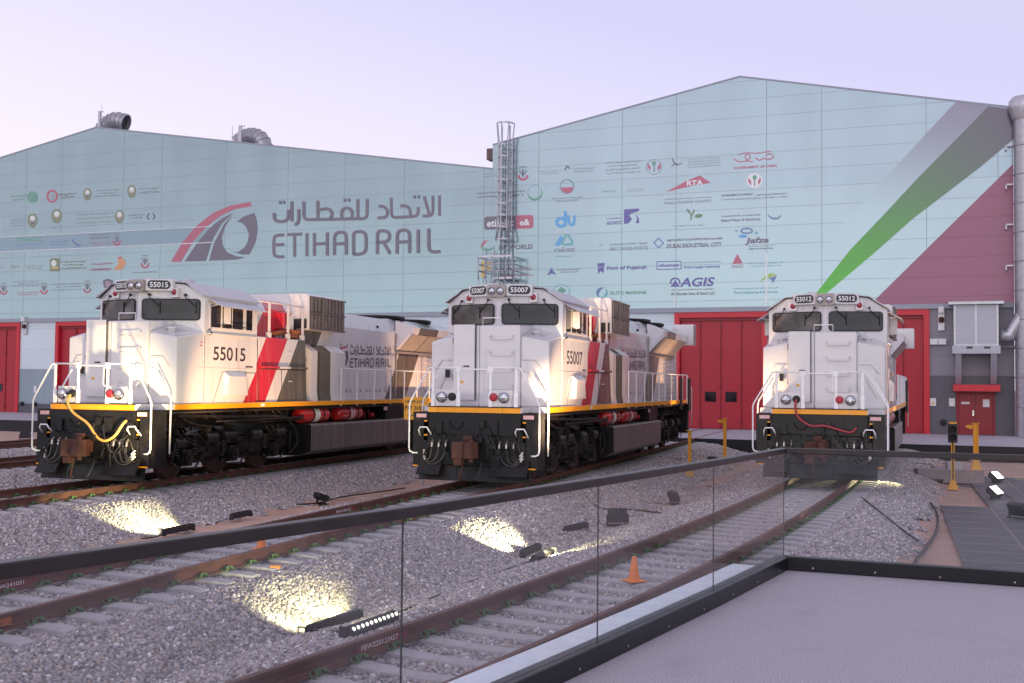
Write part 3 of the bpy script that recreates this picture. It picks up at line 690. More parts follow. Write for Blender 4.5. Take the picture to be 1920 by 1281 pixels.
def S(px, py=690): return wall(px, py, 0)[0]
GZ = LIP - .262
gatesL = [(S(-66, 690), S(37, 690)), (S(104, 690), S(233, 690)), (S(312, 690), S(446, 690)), (S(545, 690), S(685, 690))]
gatesR = [(S(985, 690), S(1140, 690)), (S(1265, 690), S(1439, 690)), (S(1571, 690), S(1743, 690))]
DZ1 = wall(60, 692, 0)[1]; DZ0 = wall(60, 757, 0)[1]; DZR = wall(1800, 705, 0)[1]
def low_wall(hall, s0, s1, style):
    m = MB()
    if style == 'pale':
        m.box(s0, s1, 0, .3, DZ1, GZ); m.build('lower_wall', M_clow, hall)
        m = MB(); m.box(s0, s1, -.02, .3, DZ0, DZ1 - .002); m.build('dado', M_dado1, hall)
        m = MB(); m.box(s0, s1, -.04, .3, -.2, DZ0 - .002); m.build('plinth', M_dado2, hall)
    else:
        m.box(s0, s1, 0, .3, DZR, GZ); m.build('lower_wall', M_grey, hall)
        m = MB(); m.box(s0, s1, -.02, .3, -.2, DZR - .002); m.build('dado', M_dado3, hall)
segs = [sL] + [v for g in gatesL for v in g] + [gabL[1][0]]
for i in range(0, len(segs), 2): low_wall(hallL, segs[i], segs[i+1], 'pale')
segs = [aR[0]] + [v for g in gatesR for v in g] + [eR[0]]
for i in range(0, len(segs), 2): low_wall(hallR, segs[i], segs[i+1], 'pale' if i < 4 else 'grey')
def gate(hall, s0, s1):
    fw = .30
    fr = MB(); fr.box(s0, s0+fw, -.12, .4, -.05, GZ); fr.box(s1-fw, s1, -.12, .4, -.05, GZ); fr.box(s0+fw, s1-fw, -.12, .4, GZ-.32, GZ)
    f = fr.build('gate', M_doorf, hall)
    n = 4; w = (s1-s0-2*fw)/n
    for i in range(n):
        a = s0 + fw + w*i; m = MB(); m.box(a+.02, a+w-.02, .16, .26, 0, GZ-.34); lf = m.build('gate_leaf', M_door if i % 2 else M_door, f, bevel=.015)
        m = MB(); m.box(a-.02 if i else a, a+.018, .12, .24, .05, GZ-.36)
        for zh in (.35, 2.3, 4.3, GZ-.9): m.box(a-.07, a+.07, .085, .119, zh, zh+.22)
        if i: m.build('gate_hinge_seam', M_doord, f)
        if i in (1, 2):
            m = MB(); c = a + w/2; m.box(c-.32, c+.32, .135, .159, 1.55, 2.12); m.build('gate_window', M_glass, lf)
    m = MB(); m.box(s0+fw, s1-fw, .27, .30, 0, GZ-.3); m.build('gate_backing', M_doord, f)
    m = MB(); m.box(s0+fw, s1-fw, .05, .158, GZ-.50, GZ-.322); m.build('gate_track', M_doord, f)
for g in gatesL: gate(hallL, *g)
for g in gatesR: gate(hallR, *g)
# stretched band on the left hall and its bright edges
m = MB(); b0, b1 = wz(-40, 473)[1], wz(-40, 452)[1]; sb = wz(398, 455)[0]
m.box(sL, sb, CLY - .006, CLY - .001, wz(0, 472)[1], wz(0, 446)[1]); m.build('wall_band', mat('slate_band', (.30, .43, .49), .35), hallL)
m = MB(); m.box(sL, sb, CLY - .03, CLY - .001, wz(0, 473.5)[1], wz(0, 472)[1]); m.box(sL, sb, CLY - .03, CLY - .001, wz(0, 446)[1], wz(0, 444.8)[1]); m.build('band_edge', mat('pale_band_edge', (.72, .76, .8), .3), hallL)

# pale vertical joint strips
m = MB()
for px in (1265, 1437):
    s_, z_ = wz(px, 577); m.box(s_-.05, s_+.05, CLY - .015, CLY - .002, LIP+.01, wz(px, 474 if px > 1300 else 556)[1])
m.build('joint_strip', mat('bright_joint_strip', (.82, .86, .86), .25), hallR)

for hall, pxs, zb in ((hallR, (1008, 1165, 1267, 1437, 1541, 1738, 1873), 560), (hallL, (-60, 43, 110, 226, 298, 418, 536, 643, 755, 905), 580)):
    m = MB()
    for px in pxs:
        s_ = wz(px, zb)[0]; gab = gabR if hall is hallR else gabL
        pts_ = sorted([(a, z) for a, z in gab[2:]]); zt_ = float(np.interp(s_, [a for a, z in pts_], [z for a, z in pts_]))
        m.box(s_-.014, s_+.014, CLY-.0035, CLY-.0005, LIP+.01, zt_-.02)
    m.build('panel_joint', mat('cladding_joint', (.27, .33, .37), .5), hall)
# big stripes of projected light, painted as colour that runs along them
def vc_projection(name, pts, cols, hall, k, base):
    me = bpy.data.meshes.new(name); vs = [(wz(*p)[0], CLY - k, wz(*p)[1]) for p in pts]
    n = len(pts)//2
    me.from_pydata(vs, [], [(i, i+1, 2*n-2-i, 2*n-1-i) for i in range(n-1)])
    ca = me.color_attributes.new('ink', 'FLOAT_COLOR', 'POINT')
    for i, c in enumerate(cols): ca.data[i].color = c + (1,)
    if 'print_gradient' not in MATS:
        mm = mat('print_gradient', (1, 1, 1), .17, .5, var=0); t = mm.node_tree; at_ = N(t, 'ShaderNodeVertexColor'); at_.layer_name = 'ink'
        t.links.new(at_.outputs[0], t.nodes['Principled BSDF'].inputs['Base Color'])
    me.materials.append(MATS['print_gradient']); o = bpy.data.objects.new(name, me); COL.objects.link(o); o.parent = hall
BC = (.322, .42, .452)
up = [(1527, 554), (1593, 470), (1655, 405), (1720, 335), (1792, 262), (1853, 199)]
dn = [(1545, 554), (1640, 474), (1712, 410), (1775, 362), (1840, 312), (1903, 259)]
cg = [(.07, .28, .045), (.08, .235, .06), (.09, .20, .085), (.105, .165, .11), (.12, .14, .13), (.125, .12, .14)]
vc_projection('printed_stripe', up + [(1899, 203), (1903, 259)][0:0] + dn[::-1], cg + cg[::-1], hallR, .008, BC)
vc_projection('printed_stripe', [(1853, 199), (1899, 204.6), (1903.6, 230), (1903, 259)], [cg[-1]]*4, hallR, .009, BC)
up = [(1555, 449), (1600, 399), (1646, 348), (1692, 299), (1740, 247), (1792, 191.5)]; dn = [(1590, 472), (1648, 412), (1702, 356), (1750, 306), (1800, 253), (1853, 198.5)]
cg = [BC, (.325, .435, .465), (.30, .385, .42), (.265, .315, .355), (.235, .25, .295), (.215, .21, .255)]
vc_projection('printed_stripe', up + dn[::-1], cg + cg[::-1], hallR, .006, BC)
m = MB(); pts = [wz(*p) for p in ((1640, 563), (1903.5, 307))]; pts = [(wz(1627, 577)[0], LIP+.003), (eR[0]-.002, LIP+.003), (eR[0]-.002, pts[1][1]), pts[0]]
m.add([(s_, CLY - .007, z) for s_, z in pts], [(0, 1, 2, 3)]); m.build('printed_triangle', M_stripe_red, hallR)

# main projected logo of the left hall
def zz(p): return (300 + p[0]/3.4286, 340 + p[1]/3.4286)
w = WB()
w.P([zz(p) for p in ((70, 518), (140, 400), (230, 290), (340, 205), (450, 158), (580, 133), (590, 160), (480, 180), (390, 222), (300, 292), (210, 392), (135, 518))], RED)
w.P([zz(p) for p in ((160, 515), (240, 395), (330, 290), (400, 238), (470, 203), (400, 270), (340, 370), (295, 512))], GREY)
w.P([zz(p) for p in ((315, 511), (350, 392), (410, 280), (465, 215), (415, 300), (398, 360), (402, 410), (430, 455), (490, 482), (550, 488), (490, 505))], GREY)
w.P([zz(p) for p in ((495, 258), (545, 225), (605, 203), (622, 250), (628, 310), (615, 390), (575, 470), (530, 472), (455, 450), (500, 455), (540, 430), (565, 390), (572, 340), (555, 295), (528, 268))], GREY)
w.done('rail_emblem', hallL)
AR_S = [[(1797, 90), (1797, 222)], [(1755, 92), (1755, 205), (1740, 222), (1688, 224)], [(1698, 96), (1732, 214)], [(1660, 166), (1660, 208), (1645, 225), (1505, 234), (1488, 220), (1487, 105)],
 [(1545, 158), (1588, 158), (1608, 182), (1612, 226)], [(1405, 160), (1444, 162), (1464, 190), (1462, 218), (1448, 233), (1398, 236)],
 [(1332, 114), (1332, 222), (1316, 240), (1012, 246)], [(1272, 115), (1272, 238)], [(1170, 240), (1166, 200), (1180, 174), (1206, 170), (1232, 184), (1238, 212), (1230, 240)],
 [(1015, 125), (1015, 244)], [(1018, 186), (1070, 174), (1102, 188), (1108, 218), (1092, 242)], [(925, 130), (925, 232), (942, 247), (1012, 246)], [(893, 180), (893, 252), (882, 274), (866, 279)], [(848, 130), (848, 258)],
 [(735, 204), (735, 240), (752, 259), (806, 258), (826, 238), (826, 184)], [(1630, 101), (1644, 101)], [(1656, 100), (1670, 100)], [(1182, 121), (1196, 121)], [(1208, 121), (1222, 121)], [(766, 137), (780, 137)], [(790, 135), (804, 135)]]
EN_S = [[(800, 345), (748, 347), (732, 364), (732, 470), (748, 487), (800, 485)], [(732, 409), (800, 407)], [(818, 343), (914, 340)], [(866, 343), (866, 486)], [(945, 334), (945, 482)], [(993, 332), (993, 480)], [(1076, 328), (1076, 478)], [(993, 404), (1076, 400)],
 [(1122, 475), (1122, 350), (1140, 329), (1182, 327), (1198, 346), (1198, 472)], [(1122, 403), (1198, 400)], [(1245, 470), (1245, 325), (1303, 322), (1325, 345), (1325, 446), (1300, 468), (1240, 470)],
 [(1398, 468), (1398, 320), (1452, 318), (1476, 336), (1476, 370), (1456, 390), (1398, 393)], [(1438, 392), (1480, 466)], [(1525, 466), (1525, 338), (1543, 315), (1588, 313), (1605, 334), (1605, 462)], [(1525, 391), (1605, 388)], [(1660, 310), (1660, 461)], [(1728, 304), (1728, 436), (1746, 455), (1802, 452)]]
w = WB()
for st_ in AR_S: w.stroke([zz(p) for p in st_], 5.6, GREY)
w.done('arabic_lettering', hallL)
w = WB()
for st_ in EN_S: w.stroke([zz(p) for p in st_], 5.8, GREY)
w.done('latin_lettering', hallL)

# smaller projected partner logos on the left hall
def LG(hall, fn):
    w = WB(); fn(w); w.done('partner_logo', hall)
lg = []
lg.append(lambda w: (w.lines(35, 371, 30, 14, 2, GREEN), w.ring(61, 370, 10, 11, 3, GREEN), w.ell(61, 370, 6, 7, GREEN)))
lg.append(lambda w: (w.ring(98, 368, 11, 12.5, 4, RED), w.ell(98, 368, 4, 5, TAN), w.lines(127, 367, 34, 11, 2, GREY)))
lg.append(lambda w: (crest(w, 164, 365, 8, 11.5, OLIVE, GREY), w.lines(202, 362, 46, 15, 3, TAN)))
lg.append(lambda w: (crest(w, 247, 360, 8.5, 12.5, OLIVE, GOLD), w.lines(279, 357, 40, 13, 2, TAN)))
lg.append(lambda w: (w.lines(33, 417, 30, 17, 4, SOFT), crest(w, 61, 414.5, 9.5, 13.5, OLIVE, GREY)))
lg.append(lambda w: (crest(w, 106.5, 406, 10, 13.5, OLIVE, GOLD), w.lines(105.5, 427, 17, 4, 1, TAN)))
lg.append(lambda w: (w.lines(178, 409, 70, 24, 3, TAN, 'r'), crest(w, 224, 407, 9, 12.5, OLIVE, GOLD)))
lg.append(lambda w: (w.lines(255, 406, 28, 10, 2, GREY), w.stroke([(280, 400.5), (275, 406.5), (280, 412)], 2, DK), w.stroke([(286, 400), (291.5, 406), (286, 412)], 2, GREY)))
lg.append(lambda w: (w.T('TRANSCO', 58, 449.5, 42, 8, GREEN), w.stroke([(33, 446), (37, 450), (33, 453)], 2, GREEN), w.lines(56, 458.5, 46, 4, 1, BLUE)))
lg.append(lambda w: (w.lines(112, 456, 36, 12, 2, BLUE), w.ring(145, 452, 10, 11, 7, BLUE, 150, 330, True), w.ring(144, 453, 9, 10, 4, TAN, 170, 290, True)))
lg.append(lambda w: (w.T('DEPARTMENT OF ENERGY', 188, 446, 40, 4, GREY), w.lines(188, 440, 40, 4, 1, GREY), w.lines(188, 456, 40, 7, 2, RED), falcon(w, 219, 449, 8, 12)))
lg.append(lambda w: w.lines(272, 456, 62, 6, 1, TAN))
lg.append(lambda w: w.lines(3, 500, 8, 10, 2, SOFT))
lg.append(lambda w: (w.lines(28, 500, 16, 7, 1, GOLD), w.lines(64, 501, 38, 9, 2, TAN)))
lg.append(lambda w: (w.P([(93.5, 486), (100, 484), (111.5, 484), (111.5, 509), (93.5, 509)], OLIVE), w.ell(101, 494, 5, 6, WHITE), w.P([(96, 501), (109, 501), (109, 504), (96, 504)], YELLOW), w.lines(137, 497, 48, 18, 3, OLIVE)))
lg.append(lambda w: (w.lines(191, 495, 40, 7, 1, MAG), w.T('DUBAI MUNICIPALITY', 190, 505.5, 38, 4, MAG), w.P([(221, 482), (228, 481.5), (237, 493), (229, 505), (213, 507), (222, 494)], ORANGE), w.P([(220, 482.5), (228, 481.5), (226, 487)], RED)))
lg.append(lambda w: (falcon(w, 272, 490.5, 8.5, 13), w.lines(272, 510.5, 46, 4.5, 1, SOFT)))
lg.append(lambda w: falcon(w, 6.5, 541.5, 7.5, 11.5))
lg.append(lambda w: (w.lines(49, 532, 50, 13, 3, SOFT, 'r'), w.lines(52, 551, 41, 8, 2, RED), falcon(w, 82.5, 541, 7.5, 11)))
lg.append(lambda w: (w.lines(126, 538, 56, 16, 3, SOFT, 'r'), falcon(w, 163.5, 538, 7.5, 12)))
lg.append(lambda w: (w.P([(193, 526), (202, 522.5), (212, 526), (211, 537), (203, 546), (194, 537)], GREY), w.P([(197, 529), (202, 527), (208, 529), (207, 536), (203, 541), (198, 536)], PINK)))
lg = lg if True else []
for f_ in lg: LG(hallL, f_)
rg = []
rg.append(lambda w: (w.lines(925, 328, 40, 11, 2, SOFT), w.lines(961, 331, 9, 18, 3, SOFT), falcon(w, 980.5, 325, 10.5, 14)))
rg.append(lambda w: (w.lines(1030, 323, 40, 9, 2, PINK), w.stroke([(1056, 320), (1060, 316), (1062, 321)], 1.5, TAN), w.stroke([(1060, 317), (1064, 310), (1068, 317)], 2, DK), w.lines(1094, 319, 42, 10, 2, SOFT)))
rg.append(lambda w: (w.lines(1168, 314, 66, 27, 4, SOFT), w.ring(1226.5, 313, 15, 14.5, 1.2, SOFT), w.P([(1215, 305), (1220, 314), (1219, 321), (1214, 313)], RED), w.P([(1238, 305), (1233, 314), (1234, 321), (1239, 313)], RED), w.ell(1226, 306, 4, 4, GREEN, 12), w.stroke([(1226.5, 309), (1226.5, 322)], 1.4, DK)))
rg.append(lambda w: (w.stroke([(1260, 297), (1264, 306), (1270, 311)], 2, DK), w.stroke([(1259, 312), (1266, 306), (1272, 309), (1278, 306)], 1.6, DK), w.lines(1320, 304.5, 62, 20, 4, SOFT)))
rg.append(lambda w: (w.stroke([(1376, 298), (1385, 304), (1398, 303), (1408, 296), (1404, 288), (1395, 292), (1402, 303), (1412, 303)], 2, RED), w.stroke([(1416, 296), (1424, 302), (1432, 296), (1440, 300), (1452, 295), (1444, 287), (1436, 292)], 2, RED), w.stroke([(1384, 291), (1396, 286), (1420, 288), (1446, 283)], 1.5, RED), w.T('GOVERNMENT OF DUBAI', 1416, 313, 80, 5, RED)))
rg.append(lambda w: (w.lines(939, 364, 88, 14, 2, GREY), w.ring(1003, 362, 14, 14.5, 4.5, GREEN, 170, 390, True), w.ring(1003, 362, 14, 14.5, .8, TEAL, 20, 170)))
rg.append(lambda w: (w.ring(1063, 350, 13.5, 14, 2, SOFT), w.ring(1063, 350, 13.5, 14, 2.4, GREEN, 10, 80), w.P([(1051, 352), (1075, 351), (1072, 359), (1064, 363), (1056, 360)], RED), w.lines(1063, 374, 58, 11, 2, SOFT)))
rg.append(lambda w: (w.lines(1142, 359, 26, 8, 1, TAN), w.lines(1192, 357, 36, 8, 2, TAN)))
rg.append(lambda w: (w.P([(1248, 360.5), (1290, 338), (1312, 329), (1333, 343), (1300, 348)], RED), w.T('RTA', 1303, 343, 30, 10, WHITE), w.T('ROADS & TRANSPORT AUTHORITY', 1290, 379, 88, 5, SOFT), w.lines(1290, 372, 88, 5, 1, SOFT)))
rg.append(lambda w: (w.ell(1415, 339, 15, 14, WHITE), w.P([(1403, 333), (1409, 341), (1408, 348), (1403, 341)], RED), w.P([(1426, 332), (1421, 340), (1422, 347), (1427, 340)], RED), w.ell(1415, 333, 4, 4.5, GREEN, 12), w.stroke([(1415, 336), (1415, 349)], 1.5, DK), w.T('GOVERNMENT OF SHARJAH', 1382, 366, 58, 4.5, GREY), w.lines(1447, 364.5, 58, 5, 1, GREY), w.lines(1414, 372, 122, 5, 1, SOFT)))
rg.append(lambda w: (w.P([(911, 406.5), (968, 404.2), (968, 429.3), (911, 431), (908, 428), (908, 409)], GREY), w.P([(968, 404.2), (997, 403), (1000, 406), (1000, 425), (997, 428.2), (968, 429.3)], RED), w.T('etisalat', 938, 418, 50, 14, WHITE), w.T('e&', 984, 417, 19, 12, WHITE)))
rg.append(lambda w: (w.ring(1052, 417, 11, 10.5, 6, SKY), w.stroke([(1060, 396), (1060, 424)], 6, SKY), w.stroke([(1066, 404), (1066, 417), (1070, 422), (1076, 421), (1077, 404)], 5, SKY)))
rg.append(lambda w: (w.T('ADNOC', 1152, 418, 30, 7, VIOL), w.lines(1152, 409.5, 30, 6, 1, VIOL), w.P([(1170, 393), (1198, 391), (1198, 396), (1184, 400), (1180, 404), (1185, 411), (1178, 419), (1170, 420)], VIOL), w.P([(1191, 401), (1198, 410), (1198, 419), (1192, 418), (1195, 411)], VIOL)))
rg.append(lambda w: (w.stroke([(1288, 393), (1297, 404), (1295, 413)], 2.6, LEAF), w.stroke([(1302, 393), (1297, 405)], 3, LEAF), w.P([(1302, 405), (1309, 401), (1317, 402), (1316, 407), (1310, 409), (1303, 408)], LEAF), w.P([(1286, 392), (1292, 393), (1296, 401), (1290, 399)], LEAF), w.lines(1292, 423, 60, 4.5, 1, SOFT)))
rg.append(lambda w: (w.T('Etihad Water & Electricity', 1389, 413, 74, 6, GREY), w.lines(1389, 404.5, 74, 6, 1, GREY), w.ring(1452, 398, 13, 14, 4, BLUE, 190, 340, True), w.ring(1454, 400, 12, 12, 2.5, SOFT, 200, 350, True)))
rg.append(lambda w: (w.ring(914, 462, 12, 11, 5, RED, 80, 200, True), w.ring(914, 458, 14, 13, 5, GREEN, 190, 350, True), w.T('DP WORLD', 967, 463.5, 63, 9, GREY)))
rg.append(lambda w: (w.P([(1040, 461), (1049, 444), (1054, 441), (1055, 447), (1050, 461)], SKY), w.stroke([(1052, 459), (1063, 437), (1076, 458), (1056, 459)], 4.5, TEAL), w.T('rakez', 1059, 468, 39, 9.5, SOFT), w.lines(1058, 481, 32, 4, 1, TEAL)))
rg.append(lambda w: (w.T('ABU DHABI PORTS', 1178, 466, 73, 7, SOFT), w.lines(1178, 457.5, 70, 8, 1, SOFT), w.ring(1128, 462, 4, 4, 1, SOFT, 60, 200)))
rg.append(lambda w: (w.stroke([(1234.5, 447), (1244, 456), (1235, 464.5), (1226, 455.5)], 2, BLUE, True), w.T('DUBAI INDUSTRIAL CITY', 1301.5, 460, 103, 8, GREY), w.lines(1302, 449, 104, 9, 1, GREY)))
rg.append(lambda w: (w.ring(1400, 433, 12, 6, 3, BLUE), w.ell(1381, 433, 2.4, 2.4, TEAL, 10), w.ell(1418, 437, 3, 3, TEAL, 10), w.ell(1393, 443, 8, 3, SKY, 14), w.T('Jafza', 1420, 452, 44, 14, GREY, .25), w.T('Jebel Ali Free Zone', 1427, 466.5, 46, 4, GREY), w.lines(1427, 461.5, 48, 3.5, 1, SOFT)))
rg.append(lambda w: (w.P([(902, 491), (909, 489), (909, 520), (902, 521)], YELLOW), w.P([(911, 491), (921, 490), (921, 498), (911, 499)], YELLOW), w.P([(911, 501), (921, 500), (921, 508), (911, 509)], YELLOW), w.T('EMIRATES GLOBAL', 965, 505, 68, 5.5, PINK), w.lines(970, 516.5, 60, 6, 1, RED)))
rg.append(lambda w: (w.P([(1034, 502), (1043, 516), (1034, 513), (1026, 516.5)], VIOL), w.lines(1067, 508, 45, 9, 2, GREY)))
rg.append(lambda w: (w.P([(1120, 494), (1134, 493), (1133, 500), (1121, 501)], VIOL), w.P([(1121, 502), (1133, 501), (1131, 513), (1127, 508), (1121, 514)], VIOL), w.T('Port of Fujairah', 1175, 503, 74, 9, VIOL)))
rg.append(lambda w: (w.stroke([(1232, 491), (1277, 490), (1277, 504.5), (1232, 505.5)], 1.6, VIOL, True), w.T('dusup', 1254.5, 498, 38, 8, VIOL), w.lines(1316, 492, 70, 6, 1, SOFT), w.T('Dubai Supply Authority', 1316, 501, 68, 6.5, BLUE)))
rg.append(lambda w: (w.P([(1382.5, 476), (1393, 494), (1373, 495)], RED), w.T('RAKEZ', 1383, 499.5, 22, 6, PINK), w.lines(1435, 496, 68, 11, 2, TEAL)))
rg.append(lambda w: (w.ring(1053, 547, 16, 14, 1.5, TEAL), w.P([(1045, 545), (1052, 538), (1062, 545), (1056, 550), (1048, 550)], GREEN)))
rg.append(lambda w: (w.ring(1129, 549, 11, 10, 6, BLUE, 60, 250, True), w.ring(1129, 549, 11, 10, 5, TEAL, 240, 420, True), w.T('ELITE MARINE', 1178, 549, 68, 6, GREEN)))
rg.append(lambda w: (w.ring(1266, 530, 10, 9.5, 3, VIOL, -20, 200), w.P([(1266, 525), (1275, 538), (1257, 538)], VIOL), w.T('AGIS', 1307.5, 529, 63, 17, VIOL, .25), w.T('Al Ghurair Iron & Steel LLC', 1299, 550.5, 83, 5.5, GREY), w.lines(1299, 543, 80, 5, 1, GREY)))
rg.append(lambda w: (w.P([(1424, 528), (1435, 517), (1446, 512), (1457, 516), (1440, 522)], LIME), w.P([(1440, 523), (1457, 517), (1449, 531), (1446, 524)], BLUE), w.lines(1417, 541, 84, 6, 1, TEAL), w.T('Green Engineering & Electronics', 1417, 548.5, 83, 6, TEAL)))
for f_ in rg: LG(hallR, f_)
# ------------------------------------------------------------------ locomotive (local: x right seen from the front, y back, z up from the rail)
LEN = 21.155; ZD = 1.87
def rrect(cx, cz, w, h, r, n=5):
    out = []
    for qx, qz, a in ((1, 1, 0), (-1, 1, 90), (-1, -1, 180), (1, -1, 270)):
        for i in range(n+1):
            t = radians(a + 90*i/n); out.append((cx + qx*(w/2-r) + r*cos(t), cz + qz*(h/2-r) + r*sin(t)))
    return out
def wsy(x): return 1.60 + abs(x)*.36 if abs(x) > .08 else 1.60     # V shaped cab front
def make_loco():
    R = empty('diesel_locomotive')
    # underframe and walkway
    m = MB(); m.box(-.92, .92, .35, LEN-.35, 1.25, 1.735); m.box(-1.35, 1.35, 1.0, LEN-1.0, 1.62, 1.735)
    for y in np.arange(1.4, LEN-1, 1.35): m.box(-1.30, 1.30, y, y+.05, 1.45, 1.735)
    m.build('underframe', M_under, R)
    m = MB(); m.box(-1.575, 1.575, .66, LEN-.66, 1.74, ZD); m.box(-1.2, 1.2, .004, .659, 1.74, ZD); m.box(-1.2, 1.2, LEN-.659, LEN-.004, 1.74, ZD); m.build('walkway', M_white, R)
    for s in (-1, 1):
        m = MB()
        for a, b in ((.97, 4.6), (4.62, 9.9), (9.92, 15.4), (15.42, LEN-.97)): m.box(s*1.576, s*1.592, a, b, 1.737, ZD - .003)
        m.build('side_stripe', M_orange, R)
        m = MB(); m.box(s*1.593, s*1.597, 4.85, 5.05, 1.76, ZD-.03); m.build('reflector_notice', M_sticker, R)
    m = MB()
    for a, b in ((-1.17, -.92), (-.912, .72), (.728, 1.17)): m.box(a, b, -.014, .003, 1.735, ZD-.012)
    m.build('front_stripe', M_orange, R)
    m = MB(); m.box(-1.2, 1.2, -.03, .02, ZD-.01, ZD+.012); m.build('deck_lip', M_black, R)
    # short nose
    m = MB()
    yb = 2.15
    for s in (-1, 1):
        f = [(s*.865, .90, ZD), (s*1.555, 1.02, ZD), (s*1.555, yb, ZD), (s*.865, yb, ZD), (s*.865, .90, 3.60), (s*1.555, 1.02, 3.475), (s*1.555, yb, 3.64), (s*.865, yb, 3.93)]
        if s < 0: f = [f[i] for i in (1, 0, 3, 2, 5, 4, 7, 6)]
        m.hexa(f)
    m.hexa([(-.20, .84, ZD), (.865, .84, ZD), (.865, yb, ZD), (-.20, yb, ZD), (-.20, .84, 3.87), (.865, .84, 3.87), (.865, yb, 3.94), (-.20, yb, 3.94)])
    m.hexa([(-.865, .86, ZD), (-.202, .86, ZD), (-.202, yb, ZD), (-.865, yb, ZD), (-.865, .86, 3.87), (-.202, .86, 3.87), (-.202, yb, 3.94), (-.865, yb, 3.94)])
    m.build('nose', M_white, R, bevel=.035)
    m = MB(); m.box(-.868, -.30, .78, .858, 2.02, 3.895); dr = m.build('nose_door', M_white, R, bevel=.02)
    m = MB(); m.box(-.30, -.278, .80, .859, 2.02, 3.88); m.build('door_seam', M_seamg, dr)
    m = MB()
    for z in (2.5, 3.4): m.box(-.885, -.868, .80, .90, z, z+.16)
    m.cyl((-.45, .765, 2.86), (-.45, .78, 2.86), .02); m.box(-.58, -.47, .760, .775, 2.845, 2.875); m.build('door_handle', M_black, dr)
    m = MB(); m.box(-.66, -.58, .774, .779, 2.44, 2.50); m.build('warning_sticker', M_yellow, dr)
    # moulded panels on the nose sides
    m = MB()
    for s in (-1, 1):
        m.tube([(s*.93, .895, 3.02), (s*1.22, .945, 3.02), (s*1.40, .975, 2.78)], .012, 6); m.tube([(s*.93, .90, 2.75), (s*1.05, .92, 2.72), (s*1.35, .975, 2.15)], .010, 6)
    m.build('nose_creases', M_white, R)
    m = MB()
    for z in (3.52, 3.12, 2.72, 2.30): m.tube([(.10, .84, z+.10), (.12, .75, z+.06), (.14, .73, z), (.66, .73, z), (.68, .75, z+.06), (.70, .84, z+.10)], .016, 6)
    for o in (m.build('nose_step_irons', M_white, R),): pass
    m = MB(); m.tube([(-.24, 1.2, 3.9), (-.24, 1.2, 4.08), (.24, 1.2, 4.08), (.24, 1.2, 3.9)], .014, 6); m.build('nose_grab_rail', M_hand, R)
    for s in (-1, 1):                                   # horns / vent caps on the sloped nose shoulders
        m = MB(); m.lathe([(.085, 0), (.095, .12), (.13, .13), (.13, .16), (0, .17)], (s*1.12, 1.42, 3.58), n=16); m.build('nose_vent_cap', M_white, R)
    # cab
    m = MB()
    def cabsec(fn): return fn
    prof = [(1.56, ZD), (1.56, 4.545), (1.09, 4.84), (.45, 4.885), (0, 4.885)]
    vs = []; n = len(prof)
    for s in (1, -1):
        for x, z in prof: vs.append((s*x, 1.60 + x*.36 + (.04 if z > 4.6 else 0), z))
    for s in (1, -1):
        for x, z in prof: vs.append((s*x, 4.64, z))
    cen = len(vs); vs.append((0, 1.60, ZD)); vs.append((0, 4.64, ZD))
    A, B, C_, D_ = 0, n, 2*n, 3*n
    fs = [tuple([cen] + [A+i for i in range(n)]), tuple([cen] + [B+i for i in range(n-1, -1, -1)]), tuple([cen+1] + [C_+i for i in range(n-1, -1, -1)]), tuple([cen+1] + [D_+i for i in range(n)])]
    for a, c in ((A, C_), (B, D_)):
        for i in range(n-1):
            fs.append((a+i, c+i, c+i+1, a+i+1))
    m.add(vs, fs); cabo = m.build('cab', M_livery, R)
    m = MB()
    rp = [(-1.60, 4.535), (-1.10, 4.850), (-.45, 4.90), (.45, 4.90), (1.10, 4.850), (1.60, 4.535), (1.60, 4.575), (1.10, 4.893), (.45, 4.945), (-.45, 4.945), (-1.10, 4.893), (-1.60, 4.575)]
    m.prism(rp, 2.0, 4.72, 'y'); m.box(-.5, .5, 1.95, 4.3, 4.946, 4.985); m.build('cab_roof', M_roofw, cabo)
    m = MB()
    m.tube([(-1.575, 2.13, 4.545), (-1.10, 1.985, 4.852), (-.45, 1.80, 4.90), (0, 1.62, 4.90), (.45, 1.80, 4.90), (1.10, 1.985, 4.852), (1.575, 2.13, 4.545)], .018, 6)
    m.build('roof_front_edge', M_black, cabo)
    for s in (-1, 1):
        # windscreen: rubber gasket, dark pane, glimpse of the cab lining
        def W(x, z, o): return (s*x, 1.60 + x*.36 - o, z)
        cx = .78; q = rrect(cx, 4.205, 1.36, .535, .09)
        m = MB(); m.add([W(x, z, .018) for x, z in q] + [W(x, z, -.02) for x, z in q], [tuple(range(len(q)))] + [(i, (i+1) % len(q), len(q)+(i+1) % len(q), len(q)+i) for i in range(len(q))]); ws = m.build('windscreen', M_rubber, cabo)
        q = rrect(cx, 4.205, 1.30, .475, .065)
        m = MB(); m.add([W(x, z, .024) for x, z in q], [tuple(range(len(q)))]); m.build('pane', M_glass if s > 0 else M_glass2, ws)
        m = MB()
        for wx in (.28, 1.12):
            m.tube([W(wx, 4.56, .03), W(wx+.02, 4.50, .07), W(wx+.26, 4.26, .045)], .012, 6); m.tube([W(wx+.26, 4.40, .04), W(wx+.26, 4.10, .04)], .013, 6)
            m.cyl(W(wx, 4.57, .0), W(wx, 4.57, .06), .032, 10)
        m.build('wiper', M_rubber, ws)
        # red marker light on its white box
        m = MB(); c = W(.87, 4.61, 0); m.box(c[0]-.10, c[0]+.10, c[1]-.07, c[1]+.1, 4.50, 4.74); mk = m.build('marker_light', M_white, cabo, bevel=.015)
        m = MB(); m.lathe([(0, .035), (.055, .025), (.078, 0)], (c[0], c[1]-.07, 4.635), (0, -1, 0)); m.build('red_lens', M_redlens, mk)
